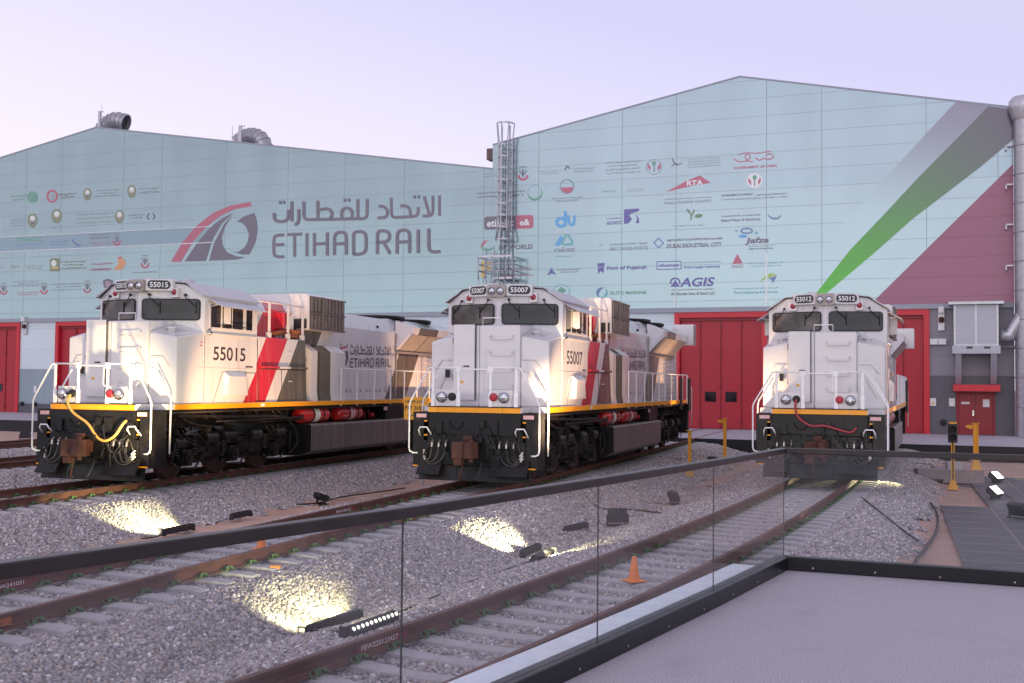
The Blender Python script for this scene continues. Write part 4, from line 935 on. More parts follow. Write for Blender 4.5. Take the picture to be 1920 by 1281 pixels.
        # side window band
        m = MB(); m.box(s*1.561, s*1.585, 2.33, 4.42, 3.735, 4.40); sw = m.build('side_window', M_white, cabo, bevel=.012)
        m = MB()
        for a, b in ((2.40, 2.83), (2.91, 3.34), (3.38, 3.88), (4.05, 4.34)): m.box(s*1.5855, s*1.592, a, b, 3.79, 4.36)
        m.build('pane', M_glass, sw)
        m = MB(); m.box(s*1.586, s*1.597, 2.84, 2.90, 3.79, 4.36); m.box(s*1.586, s*1.597, 3.345, 3.375, 3.79, 4.36); m.build('window_post', M_white, sw)
        m = MB(); m.tube([(s*1.60, 2.86, 3.86), (s*1.66, 2.90, 3.84), (s*1.66, 3.9, 3.84), (s*1.60, 3.95, 3.84)], .014, 6); m.box(s*1.60, s*1.66, 2.9, 3.25, 3.82, 3.86); m.build('arm_rest', M_black, sw)
        m = MB(); m.hexa([(s*1.57, 2.32, 4.475), (s*1.93, 2.42, 4.285), (s*1.93, 4.58, 4.285), (s*1.57, 4.62, 4.475), (s*1.57, 2.32, 4.50), (s*1.93, 2.42, 4.305), (s*1.93, 4.58, 4.305), (s*1.57, 4.62, 4.50)])
        for y in (2.36, 4.5): m.tube([(s*1.58, y, 4.30), (s*1.80, y, 4.34)], .012, 5)
        m.build('window_awning', M_roofw, cabo)
        m = MB(); m.box(s*1.60, s*1.79, 2.96, 2.985, 3.89, 4.33); m.box(s*1.595, s*1.61, 2.95, 3.0, 3.85, 4.36); mi = m.build('wind_deflector', M_white, cabo, bevel=.006)
        m = MB(); m.lathe([(.07, 0), (.075, .03), (.05, .07), (0, .08)], (s*1.56, 2.36, 3.66), (s, -.3, -.1)); m.build('side_lamp', M_chrome, cabo)
        # rain strip, low equipment box and panel seams under the windows
        m = MB(); m.box(s*1.561, s*1.60, 2.2, 4.62, 3.60, 3.635); m.box(s*1.561, s*1.568, 1.95, 4.62, 2.755, 2.765); m.build('drip_strip', M_white, cabo)
        m = MB(); m.hexa([(s*1.561, 3.05, 2.06), (s*1.68, 3.05, 2.06), (s*1.68, 4.05, 2.06), (s*1.561, 4.05, 2.06), (s*1.561, 3.05, 2.68), (s*1.68, 3.15, 2.56), (s*1.68, 3.95, 2.56), (s*1.561, 4.05, 2.68)]); m.build('battery_box', M_white, cabo, bevel=.012)
        m = MB(); m.tube([(s*1.562, 2.60, 1.90), (s*1.562, 3.0, 2.66), (s*1.562, 4.60, 2.66)], .008, 5); m.tube([(s*1.562, 2.18, 1.9), (s*1.562, 2.18, 3.55)], .007, 5); m.build('panel_seam', M_louver, cabo)
        m = MB(); m.box(s*1.561, s*1.564, 4.1, 4.45, 2.80, 2.84); m.build('small_notice', M_text, cabo)
        m = MB(); m.box(s*1.561, s*1.565, 2.0, 2.08, 3.38, 3.40); m.box(s*1.561, s*1.565, 2.0, 2.08, 3.30, 3.32); m.build('builder_plate', M_redp, cabo)
    # number boards and twin headlight over the windscreens
    m = MB()
    for s in (-1, 1): m.hexa([(s*.24, 1.55, 4.655) if s > 0 else (s*.86, 1.80, 4.655), (s*.86, 1.80, 4.655) if s > 0 else (s*.24, 1.55, 4.655), (s*.86, 2.1, 4.655) if s > 0 else (s*.24, 2.1, 4.655), (s*.24, 2.1, 4.655) if s > 0 else (s*.86, 2.1, 4.655),
                            (s*.24, 1.55, 4.955) if s > 0 else (s*.86, 1.80, 4.955), (s*.86, 1.80, 4.955) if s > 0 else (s*.24, 1.55, 4.955), (s*.86, 2.1, 4.955) if s > 0 else (s*.24, 2.1, 4.955), (s*.24, 2.1, 4.955) if s > 0 else (s*.86, 2.1, 4.955)])
    m.build('number_board_box', M_white, R, bevel=.02)
    m = MB(); q = rrect(0, 4.78, .50, .30, .07); m.prism(q, 1.46, 2.0, 'y'); hl = m.build('headlight', M_grille, R)
    for x in (-.115, .115):
        m = MB(); m.lathe([(.10, .0), (.098, .04), (.088, .045)], (x, 1.46, 4.775), (0, -1, 0), 18); m.build('headlight_ring', M_chrome, hl)
        m = MB(); m.lathe([(0, .035), (.05, .03), (.088, .012)], (x, 1.455, 4.775), (0, -1, 0), 18); m.build('headlight_lens', M_lens, hl)
    m = MB(); m.lathe([(.14, 0), (.14, .05), (.10, .09), (0, .10)], (-.45, 2.6, 4.985)); m.lathe([(.16, 0), (.16, .05), (.10, .10), (0, .11)], (.35, 3.2, 4.985)); m.build('antenna_dome', M_roofw, R)
    # side cabinets behind the cab, upper narrow hood, dynamic brake grid
    for s in (-1, 1):
        m = MB(); m.hexa([(s*1.0, 4.70, ZD), (s*1.52, 4.70, ZD), (s*1.52, 7.56, ZD), (s*1.0, 7.56, ZD), (s*1.0, 4.70, 3.72), (s*1.44, 4.70, 3.66), (s*1.44, 7.56, 3.66), (s*1.0, 7.56, 3.72)] if s > 0 else
                         [(s*1.52, 4.70, ZD), (s*1.0, 4.70, ZD), (s*1.0, 7.56, ZD), (s*1.52, 7.56, ZD), (s*1.44, 4.70, 3.66), (s*1.0, 4.70, 3.72), (s*1.0, 7.56, 3.72), (s*1.44, 7.56, 3.66)])
        cb = m.build('equipment_cabinet', M_livery, R, bevel=.02)
        m = MB(); m.box(s*1.0, s*1.50, 4.645, 4.695, ZD, 4.4); m.build('body_gap', M_louver, R)
        m = MB(); m.box(s*1.0, s*1.40, 7.562, 7.60, ZD, 3.60); m.build('cabinet_end', M_louver, cb)
        m = MB()
        m.box(s*1.50, s*1.56, 5.0, 7.5, 2.80, 2.86); m.build('cabinet_ledge', M_livery, cb)
        m = MB()
        m.tube([(s*1.52, 6.1, 1.95), (s*1.487, 6.1, 2.78)], .008, 5); m.tube([(s*1.485, 5.0, 2.78), (s*1.485, 7.5, 2.78)], .012, 5); m.tube([(s*1.52, 4.85, 1.95), (s*1.447, 4.85, 3.6)], .010, 5)
        m.build('cabinet_seam', M_louver, cb)
        m = MB(); m.tube([(s*1.47, 6.5, 3.25), (s*1.50, 6.52, 3.25), (s*1.50, 6.62, 3.25), (s*1.47, 6.64, 3.25)], .012, 5); m.tube([(s*1.50, 6.5, 2.45), (s*1.53, 6.52, 2.45), (s*1.53, 6.62, 2.45), (s*1.50, 6.64, 2.45)], .012, 5); m.build('cabinet_handle', M_hand, cb)
        m = MB()                                                     # posts and rail on top of the cabinets
        for y in (5.55, 6.6, 7.45): m.box(s*1.37, s*1.42, y-.03, y+.03, 3.68, 4.62); m.box(s*1.33, s*1.43, y-.07, y+.07, 3.66, 3.80)
        m.tube([(s*1.395, 4.75, 4.64), (s*1.395, 7.5, 4.64)], .022, 6); m.build('roof_guard_rail', M_white, R)
        m = MB(); m.box(s*.86, s*1.22, 6.65, 7.25, 3.95, 4.45); m.build('filter_housing', M_livery, R, bevel=.03)
        m = MB(); m.tube([(s*1.05, 6.2, 3.78), (s*1.2, 6.9, 3.9), (s*1.1, 7.3, 3.75)], .07, 8); m.box(s*.95, s*1.3, 7.0, 7.5, 3.72, 3.95); m.build('filter_pipework', M_rustor, R)
    m = MB(); m.prism([(-1.0, ZD), (1.0, ZD), (1.0, 4.5), (.72, 4.78), (-.72, 4.78), (-1.0, 4.5)], 4.66, 7.58, 'y'); m.build('clean_air_hood', M_livery, R, bevel=.02)
    m = MB(); m.box(-.98, .98, 7.55, 9.9, 3.6, 4.0); m.build('grid_plinth', M_black, R)
    m = MB(); m.prism([(-1.50, 3.98), (1.50, 3.98), (1.50, 4.98), (1.40, 5.06), (-1.40, 5.06), (-1.50, 4.98)], 7.6, 9.95, 'y'); g = m.build('brake_grid_box', M_white, R, bevel=.015)
    for s in (-1, 1):
        m = MB(); m.box(s*1.501, s*1.512, 7.68, 9.92, 4.0, 4.98); m.build('grid_screen', M_louver, g)
        m = MB()
        for k in range(10):
            y = 7.70 + .222*k
            for z in (4.03, 4.53): m.box(s*1.513, s*1.545, y, y+.13, z, z+.42)
        for z in (3.99, 4.47, 4.95): m.box(s*1.513, s*1.56, 7.66, 9.94, z, z+.04)
        m.box(s*1.546, s*1.575, 8.35, 8.47, 4.0, 5.0); m.build('grid_frame', M_grid, g)
    m = MB(); m.box(-1.45, 1.45, 7.57, 7.598, 4.02, 4.3); m.build('grid_opening', M_louver, g)
    # long hood, doors, latches, blower duct
    m = MB(); m.prism([(-1.10, ZD), (1.10, ZD), (1.10, 4.22), (.80, 4.70), (-.80, 4.70), (-1.10, 4.22)], 7.58, 20.2, 'y'); hood = m.build('long_hood', M_livery, R, bevel=.02)
    for s in (-1, 1):
        pr = [(7.80, 1.50), (8.20, 1.50), (8.32, 1.42), (8.62, 1.36), (8.95, 1.42), (9.05, 1.50), (10.05, 1.50), (10.25, 1.10), (7.80, 1.10)]
        def duct(zb, zt, so=0): return [(s*(x + (so if x > 1.2 else 0)), y, 0) for y, x in pr]
        m = MB(); n = len(pr); vs = []
        for z, k in ((ZD, .04), (2.15, 0), (3.36, 0), (3.56, -.30)):
            for y, x in pr: vs.append((s*(x + (k if x > 1.2 else 0)), y + (.18 if z < 2 and 8.2 < y < 8.3 else 0)*0, z))
        fs = [tuple(range(n)), tuple(range(3*n, 4*n))]
        fs += [(j*n+i, j*n+(i+1) % n, (j+1)*n+(i+1) % n, (j+1)*n+i) for j in range(3) for i in range(n)]
        m.add(vs, fs)
        for k_, f in enumerate(m.f):
            if len(f) == 4 and (k_-2) % n in (1, 2, 3, 4): m.m[k_] = 1
        m.build('blower_duct', [M_white, M_olive], R)
        m = MB()
        for y in (10.35, 11.1, 11.85, 12.6, 13.35, 14.1): m.box(s*1.101, s*1.112, y, y+.70, 1.98, 3.72)
        m.build('engine_door', M_livery, hood, bevel=.01)
        m = MB()
        for y in (10.35, 11.1, 11.85, 12.6, 13.35, 14.1):
            for z in (2.12, 3.60): m.box(s*1.113, s*1.135, y+.08, y+.13, z, z+.09); m.box(s*1.113, s*1.135, y+.55, y+.60, z, z+.09)
        m.build('door_latch', M_grille, hood)
        m = MB(); m.box(s*1.08, s*1.16, 14.72, 14.80, 1.95, 4.2); m.build('hood_pillar', M_grille, hood)
        m = MB()
        for y in (10.3, 13.4): m.lathe([(.05, 0), (.04, .05)], (s*1.02, y, 4.36), (s, 0, .6)); 
        m.build('lifting_lug', M_black, hood)
        # radiator wing with sloping intake below
        m = MB()
        P = [(1.12, 14.7, 3.58), (1.12, 19.6, 3.58), (1.62, 19.9, 4.22), (1.62, 15.25, 4.22), (1.62, 15.25, 4.45), (1.62, 19.9, 4.45), (1.05, 19.9, 4.68), (1.05, 14.9, 4.68)]
        m.add([(s*x, y, z) for x, y, z in P], [(0, 1, 2, 3), (3, 2, 5, 4), (4, 5, 6, 7), (0, 3, 4, 7), (1, 6, 5, 2), (0, 7, 6, 1)]); wg = m.build('radiator_wing', M_livery, R)
        m = MB()
        for k in range(3):
            y0 = 14.95 + k*1.55; y1 = y0 + 1.50; q = [(1.135, y0), (1.135, y1), (1.60, y1+.22), (1.60, y0+.22)]
            m.add([(s*(x + .012), y, 3.58 + (x-1.12)*1.28 - .012) for x, y in q], [(0, 1, 2, 3)])
        m.build('intake_screen', M_grille, wg)
        m = MB(); m.box(s*1.12, s*1.20, 14.7, 19.7, 3.50, 3.575); m.build('intake_sill', M_grille, wg)
        # louvred rear doors
        m = MB()
        for z in np.arange(2.0, 3.45, .17):
            m.hexa([(s*1.101, 17.6, z), (s*1.15, 17.6, z), (s*1.15, 18.6, z), (s*1.101, 18.6, z), (s*1.101, 17.6, z+.11), (s*1.11, 17.6, z+.11), (s*1.11, 18.6, z+.11), (s*1.101, 18.6, z+.11)])
            m.hexa([(s*1.101, 19.0, z), (s*1.15, 19.0, z), (s*1.15, 20.0, z), (s*1.101, 20.0, z), (s*1.101, 19.0, z+.11), (s*1.11, 19.0, z+.11), (s*1.11, 20.0, z+.11), (s*1.101, 20.0, z+.11)])
        m.build('louvre_door', M_white, hood)
        m = MB(); m.box(s*1.05, s*1.88, 19.95, 20.6, 4.08, 4.92); rb = m.build('rear_intake_box', M_white, R, bevel=.02)
        m = MB(); m.box(s*1.881, s*1.895, 20.0, 20.55, 4.12, 4.88); m.build('intake_mesh', M_grille, rb)
        # walkway handrail
        m = MB(); ys = [9.66, 10.8, 12.1, 13.4, 14.55, 15.7, 16.9, 18.1, 19.3, 20.3]
        for y in ys: m.box(s*1.55, s*1.585, y-.022, y+.022, 1.70, 2.87)
        m.tube([(s*1.565, ys[0], 2.6), (s*1.565, ys[0], 2.86), (s*1.565, ys[-1], 2.87), (s*1.60, LEN+.1, 2.3), (s*1.60, LEN+.1, .8)], .019, 7)
        m.build('walkway_handrail', M_hand, R)
        m = MB(); m.box(s*1.56, s*1.62, 18.55, 19.0, 1.5, 2.75); m.box(s*1.56, s*1.62, 20.5, 20.95, 1.4, 2.75); m.build('rear_hung_panel', M_under, R)
    for y in (15.6, 18.15):
        m = MB(); m.lathe([(1.0, .0), (1.02, .04), (1.02, .11), (.96, .13), (.9, .07), (.35, .05), (.3, .09), (0, .10)], (0, y, 4.745), n=36); fn = m.build('radiator_fan', M_black, R)
    m = MB(); m.prism([(-1.02, 4.1), (1.02, 4.1), (1.02, 4.45), (.78, 4.74), (-.78, 4.74), (-1.02, 4.45)], 14.72, 20.1, 'y'); m.build('radiator_roof', M_roofw, R)
    m = MB(); m.box(-1.1, 1.1, 20.2, 20.5, ZD, 4.0); m.build('rear_bulkhead', M_white, R)
    m = MB(); m.tube([(.35, 10.4, 4.70), (.42, 10.7, 5.05), (.42, 11.4, 5.08), (.55, 11.8, 4.70)], .018, 6); m.lathe([(.13, 0), (.13, .05), (0, .06)], (.75, 10.2, 4.9), (0, -1, 0)); m.build('air_horn', M_grille, R)
    # fuel tank and equipment
    m = MB(); m.prism([(-1.0, .24), (1.0, .24), (1.28, .27), (1.56, .40), (1.56, 1.15), (1.50, 1.19), (-1.50, 1.19), (-1.56, 1.15), (-1.56, .40), (-1.28, .27)], 7.8, 15.0, 'y')
    tk = m.build('fuel_tank', [M_steel], R, bevel=.02)
    m = MB(); m.prism([(-.99, .25), (.99, .25), (1.27, .28), (1.55, .41), (1.55, 1.14), (1.49, 1.18), (-1.49, 1.18), (-1.55, 1.14), (-1.55, .41), (-1.27, .28)], 7.785, 7.799, 'y'); m.build('tank_end', M_black, tk)
    for s in (-1, 1):
        for a, b in ((7.55, 9.3), (9.95, 11.65)):
            m = MB(); c = (s*1.20, a, 1.45); l = b-a
            m.lathe([(0, 0), (.15, .01), (.20, .04), (.225, .10), (.235, .16), (.235, l-.16), (.225, l-.08), (.18, l-.02), (0, l)], c, (0, 1, 0), 22); dm = m.build('air_reservoir', M_drum, R)
            m = MB()
            for k in (.35, .72): m.lathe([(.238, 0), (.243, 0), (.243, .07), (.238, .07)], (c[0], a + l*k, c[2]), (0, 1, 0), 22); m.box(c[0]-.04, c[0]+.04, a + l*k, a + l*k+.07, 1.19, 1.24)
            m.build('strap', M_under, dm)
            m = MB(); m.lathe([(.238, 0), (.2385, .01), (.2385, .30), (.238, .31)], (c[0], a + l*.42, c[2]), (0, 1, 0), 22); m.build('maker_label', M_sticker if b < 9.5 else M_pink, dm)
        m = MB(); m.tube([(s*1.2, 12.1, 1.2), (s*1.2, 12.15, 1.5), (s*1.2, 12.45, 1.5), (s*1.2, 12.5, 1.25)], .02, 6); m.lathe([(0, 0), (.09, .02), (.09, .12), (0, .14)], (s*1.2, 12.6, 1.35), (0, 1, 0)); m.build('filler_neck', M_redp, R)
        m = MB(); m.box(s*1.0, s*1.5, 13.2, 14.6, 1.2, 1.7); m.build('battery_locker', M_black, R, bevel=.02)
        m = MB(); m.box(s*1.501, s*1.505, 13.0, 13.3, 1.5, 1.62); m.build('danger_notice', M_pink, R)
    # trucks
    def truck(y0):
        T = MB()
        for s in (-1, 1):
            X0, X1 = s*.98, s*1.22
            pr = [(y0-.85, .62), (y0-.4, .55), (y0-.3, .78), (y0+.3, .78), (y0+.5, .50), (y0+1.5, .50), (y0+1.75, .80), (y0+2.4, .80), (y0+2.65, .50), (y0+3.6, .50), (y0+3.85, .78), (y0+4.45, .78), (y0+4.55, .55), (y0+5.0, .62), (y0+5.0, .98), (y0+4.2, 1.06), (y0+3.3, .92), (y0+2.1, .98), (y0+.9, .92), (y0-.1, 1.06), (y0-.85, .98)]
            T.prism(pr, X0, X1, 'x')
            for k in range(3):
                y = y0 + 2.07*k
                T.box(s*1.0, s*1.32, y-.2, y+.2, .33, .74); T.cyl((s*1.2, y, .53), (s*1.40, y, .53), .16, 14); T.cyl((s*1.40, y, .53), (s*1.43, y, .53), .07, 10)
                for dy in (-.38, .38):
                    for zz_ in np.arange(.60, .98, .065): T.cyl((s*1.24, y+dy, zz_), (s*1.24, y+dy, zz_+.035), .105, 10)
                T.tube([(s*1.30, y-.55, .42), (s*1.34, y-.45, .30), (s*1.34, y+.3, .27), (s*1.30, y+.55, .45)], .028, 6)
            for y, z, r, l in ((y0+.75, .98, .17, .5), (y0+1.6, 1.02, .13, .55), (y0+2.9, .98, .17, .5), (y0-.55, .90, .16, .4), (y0+4.2, 1.0, .15, .5)): T.cyl((s*1.24, y, z), (s*1.24, y+l, z), r, 14); T.cyl((s*1.24, y+l, z), (s*1.24, y+l+.25, z), .04, 8)
            random.seed(11 if s > 0 else 12)
            for k in range(26):
                y = y0 - .8 + random.uniform(0, 5.6); z = random.uniform(.45, 1.15); a = random.uniform(.06, .17); T.box(s*1.18, s*(1.26 + random.uniform(0, .14)), y, y+a, z, z + random.uniform(.05, .14))
            for k in range(9):
                y = y0 - .6 + random.uniform(0, 5.0); T.tube(bz((s*1.30, y, 1.25), (s*1.42, y+.1, 1.0), (s*1.36, y+.5, .8), (s*1.30, y+.75 + random.uniform(-.3, .3), random.uniform(.5, 1.0)), 9), .016, 6)
            T.box(s*1.1, s*1.2, y0+1.9, y0+2.25, 1.0, 1.5); T.box(s*1.05, s*1.3, y0+1.95, y0+2.2, 1.3, 1.7)
            T.tube([(s*1.38, y0-.75, .35), (s*1.38, y0-.60, .95)], .02, 6); T.tube([(s*1.38, y0+4.9, .35), (s*1.38, y0+4.95, 1.05)], .02, 6)
        T.box(-1.0, 1.0, y0+.4, y0+1.6, .35, .95); T.box(-1.0, 1.0, y0+2.5, y0+3.7, .35, .95); T.box(-1.1, 1.1, y0-.8, y0-.6, .6, .95)
        tr = T.build('truck', M_under, R)
        for k in range(3):
            m = MB(); y = y0 + 2.07*k
            for s in (-1, 1): m.lathe([(.10, .0), (.44, .0), (.47, -.02), (.47, .02), (.50, .035), (.53, .03), (.535, -.09), (.56, -.10), (.56, -.125), (.10, -.125)], (s*.80, y, .53), (s, 0, 0), 30)
            m.cyl((-.8, y, .53), (.8, y, .53), .1, 12); m.build('wheelset', M_wheel, tr)
    truck(1.91); truck(LEN - 1.91 - 4.14)
    m = MB()                                                          # pipes and cables hung below the sill
    random.seed(5)
    for s in (-1, 1):
        for k in range(12):
            y = random.uniform(1.3, 6.5); m.tube(bz((s*1.35, y, 1.62), (s*1.45, y+.4, 1.35), (s*1.3, y+1.0, 1.3), (s*1.4, y+1.5, 1.60 - random.uniform(0, .4)), 10), random.choice((.016, .022, .03)), 6)
        m.tube(smooth_path([(s*1.40, 1.4, 1.58), (s*1.44, 4.0, 1.50), (s*1.40, 6.2, 1.45), (s*1.35, 7.0, 1.2), (s*1.40, 7.25, .7), (s*1.32, 6.9, .35)]), .035, 8)
        m.tube([(s*1.48, 1.0, 1.66), (s*1.48, LEN-1, 1.66)], .025, 6); m.tube([(s*1.40, 3.0, 1.40), (s*1.40, 7.6, 1.40)], .03, 6)
        for y in np.arange(15.3, 19, .5): m.tube(bz((s*1.35, y, 1.6), (s*1.45, y+.2, 1.3), (s*1.3, y+.5, 1.2), (s*1.38, y+.6, 1.5), 9), .02, 6)
    m.build('brake_pipework', M_under, R)
    # pilot end
    m = MB(); m.box(-1.18, 1.18, -.005, .30, .95, 1.733)
    m.prism([(-1.30, 1.05), (-1.30, .55), (-1.1, .48), (1.1, .48), (1.30, .55), (1.30, 1.05)], -.02, .35, 'y')
    pil = m.build('pilot_plate', M_pilot, R, bevel=.012)
    m = MB(); m.hexa([(-1.42, -.02, .10), (1.42, -.02, .10), (1.42, .10, .10), (-1.42, .10, .10), (-1.38, .08, .52), (1.38, .08, .52), (1.38, .2, .52), (-1.38, .2, .52)]); m.build('snow_plough', M_pilot, R, bevel=.01)
    for s, x0, x1 in ((-1, -1.36, -.78), (1, .50, 1.42)):
        m = MB(); m.hexa([(x0, -.30, .26), (x1, -.30, .26), (x1, -.275, .24), (x0, -.275, .24), (x0, -.05, .62), (x1, -.05, .62), (x1, -.02, .62), (x0, -.02, .62)])
        for a in (.25, .75):
            for b in (.3, .7): c = Vector((x0 + (x1-x0)*a, -.30 + .25*b - .004, .26 + .36*b)); m.cyl(c, c + Vector((0, -.012, .008)), .016, 8)
        m.build('footplate', M_pilot, R)
    for s in (-1, 1):
        m = MB(); m.box(s*1.30, s*1.585, .62, .66, .42, 1.735); m.box(s*1.560, s*1.585, .02, .62, .40, 1.735); m.box(s*1.18, s*1.22, .03, .62, .42, 1.3); st_ = m.build('step_well', M_black, R, bevel=.008)
        m = MB()
        for z in (.42, .80, 1.16, 1.50): m.box(s*1.221, s*1.558, .05, .60, z, z+.03)
        m.build('step_tread', M_black, st_)
        m = MB()
        m.box(s*1.222, s*1.557, -.02, .0, .42, .45)
        for z in (.80, 1.16, 1.50): m.box(s*1.222, s*1.30, .03, .049, z, z+.032)
        m.build('step_edge', M_orange, st_)
        m = MB(); m.box(s*1.586, s*1.59, .12, .42, 1.42, 1.52) if False else m.box(s*1.24, s*1.50, .012, .019, 1.60, 1.69); m.build('step_notice', M_pink, st_)
        m = MB(); m.box(s*1.20, s*1.585, .021, .06, 1.55, 1.735); m.box(s*1.305, s*1.585, .022, .06, .46, 1.549); m.build('step_header', M_black, st_)
        m = MB(); m.tube([(s*1.08, -.02, 1.18), (s*1.10, -.16, 1.30), (s*1.14, -.17, 1.37), (s*1.32, -.17, 1.37), (s*1.36, -.16, 1.30), (s*1.38, -.02, 1.16)], .018, 7); m.build('uncoupling_lever', M_hand, R)
        # corner handrail: deck rail sweeps down outside the steps
        m = MB(); m.tube([(s*1.06, -.02, 2.81), (s*1.16, -.02, 2.80), (s*1.22, -.03, 2.70), (s*1.62, -.05, 2.02), (s*1.66, -.05, 1.92), (s*1.66, -.05, .86), (s*1.64, -.05, .78), (s*1.56, -.03, .74), (s*1.45, -.01, .74)], .021, 8)
        m.tube([(s*1.25, .78, 2.68), (s*1.62, .74, 2.05), (s*1.645, .72, 1.92), (s*1.645, .70, .70)], .021, 8); m.build('step_handrail', M_hand, R)
    m = MB()
    for x in (-1.06, -.40, .42, 1.06):
        m.box(x-.045, x+.045, -.03, .0, ZD+.012, 2.20); m.box(x-.03, x+.03, -.03, -.005, 2.20, 2.80)
    m.tube([(-1.08, -.02, 2.81), (-.40, -.02, 2.81), (-.33, -.02, 2.77), (.36, -.02, 2.77), (.42, -.02, 2.81), (1.08, -.02, 2.81)], .02, 7)
    m.tube([(.36, -.03, 2.76), (.33, -.05, 2.70), (.33, -.05, 2.32), (.40, -.03, 2.28)], .014, 6)
    m.box(.36, .48, -.04, .0, 2.70, 2.84); m.box(-.46, -.34, -.04, .0, 2.70, 2.84); m.build('front_handrail', M_hand, R)
    # ditch lights, receptacle caps
    for x, w in ((-.82, .34), (-.56, .20), (.50, .20), (.77, .34)):
        m = MB(); m.box(x-w/2, x+w/2, .0, .06, ZD+.012, 2.28); pl = m.build('lamp_bracket', M_white, R, bevel=.008)
        if w > .3:
            m = MB(); m.lathe([(.13, .0), (.135, .05), (.125, .10), (.105, .11)], (x, .0, 2.10), (0, -1, 0), 20); m.build('ditch_light', M_chrome, pl)
            m = MB(); m.lathe([(0, .125), (.05, .122), (.102, .10)], (x, .0, 2.10), (0, -1, 0), 20); m.build('ditch_light_lens', M_lens, pl)
        else:
            m = MB(); m.lathe([(.098, .0), (.098, .05), (.07, .065), (0, .065)], (x, .0, 2.11), (0, -1, 0), 12); m.build('jumper_receptacle', M_rubber if x < 0 else M_redcap, pl)
    m = MB(); m.box(-1.10, -1.0, .845, .885, 2.58, 2.78); m.build('nose_data_port', M_rubber, R)
    # draft gear and coupler
    m = MB(); m.box(-.42, .42, -.12, .02, .62, 1.20); m.box(-.30, .30, -.28, -.1, 1.02, 1.16); m.build('draft_pocket', M_pilot, pil, bevel=.015)
    m = MB(); m.box(-.14, .14, -.42, .05, .76, 1.02); m.prism([(-.28, -.72), (-.02, -.60), (.05, -.75), (.22, -.74), (.30, -.55), (.26, -.36), (-.24, -.36), (-.30, -.5)], .68, 1.06, 'z'); m.box(-.10, .12, -.46, -.36, 1.06, 1.20)
    m.cyl((.17, -.62, .60), (.17, -.62, 1.12), .06, 10); m.box(-.26, -.06, -.66, -.52, .52, .68); m.tube([(-.05, -.5, .66), (-.12, -.52, .35), (-.2, -.45, .15)], .022, 6)
    m.build('coupler', M_rustc, R, bevel=.02)
    m = MB(); m.box(.33, .58, -.10, -.004, .88, 1.13); m.cyl((.42, -.16, 1.05), (.42, -.08, 1.05), .055, 10); m.tube(bz((.45, -.12, 1.05), (.62, -.2, 1.15), (.66, -.2, .9), (.56, -.15, .75), 8), .02, 6); m.build('brake_valve', M_under, pil)
    for s in (-1, 1):
        H = MB(); E_ = MB()
        for k, x in enumerate((.62, .80, .98)):
            x0 = s*(x+.06); E_.cyl((x0, -.02, 1.06), (x0, -.10, 1.0), .026, 8); E_.cyl((x0, -.08, 1.0), (x0, -.10, .90), .03, 8)
            H.tube(bz((x0, -.10, .92), (x0 + s*.02, -.14, .45 + .05*k), (s*1.12, -.22, .38 + .06*k), (s*1.22, -.10, .62 + .07*k), 12), .017, 7)
            E_.cyl((s*1.20, -.12, .58 + .07*k), (s*1.26, -.06, .68 + .07*k), .032, 8)
        H.tube([(s*1.05, -.02, 1.12), (s*1.22, -.06, .78)], .018, 6)
        H.mat(1); H.add(E_.v, E_.f, True); H.build('brake_hoses', [M_hose, M_brass], R)
    m = MB()
    for s in (-1, 1): m.tube(bz((s*.28, -.2, .62), (s*.34, -.45, .3), (s*.30, -.5, .12), (s*.12, -.42, .20), 10), .032, 8)
    m.tube([(-1.1, -.03, .56), (-.2, -.06, .56)], .018, 6); m.tube([(.2, -.06, .56), (1.15, -.03, .54)], .018, 6); random.seed(21)
    for k in range(16):
        x = random.uniform(-1.1, 1.1); x2 = x + random.uniform(-.5, .5); zt = random.uniform(.85, 1.5); m.tube(bz((x, -.02, zt), (x, -.25, zt-.1), (x2, -.30, random.uniform(.2, .7)), (x2, -.05, random.uniform(.35, .9)), 9), random.choice((.010, .014, .02)), 5)
    m.build('train_line_hoses', M_rubber, R)
    m = MB(); m.tube([(-1.15, -.03, 1.21), (-.45, -.05, 1.21), (-.42, -.05, 1.10)], .016, 6); m.tube([(.45, -.05, 1.19), (1.12, -.03, 1.19)], .016, 6)
    m.tube(bz((-.62, -.01, 1.52), (-.62, -.12, 1.3), (-.3, -.14, 1.28), (-.28, -.01, 1.5), 8), .014, 6); m.box(.38, .62, -.06, -.004, 1.22, 1.55); m.box(.18, .30, -.1, -.004, 1.38, 1.55); m.box(-.95, -.80, -.07, -.004, 1.22, 1.5); m.build('pilot_fittings', M_pilot, pil)
    # rear coupler and end plate
    m = MB(); m.box(-1.5, 1.5, LEN-.3, LEN, .5, 1.735); m.box(-.28, .28, LEN, LEN+.6, .7, 1.05); m.build('rear_pilot', M_black, R)
    return R
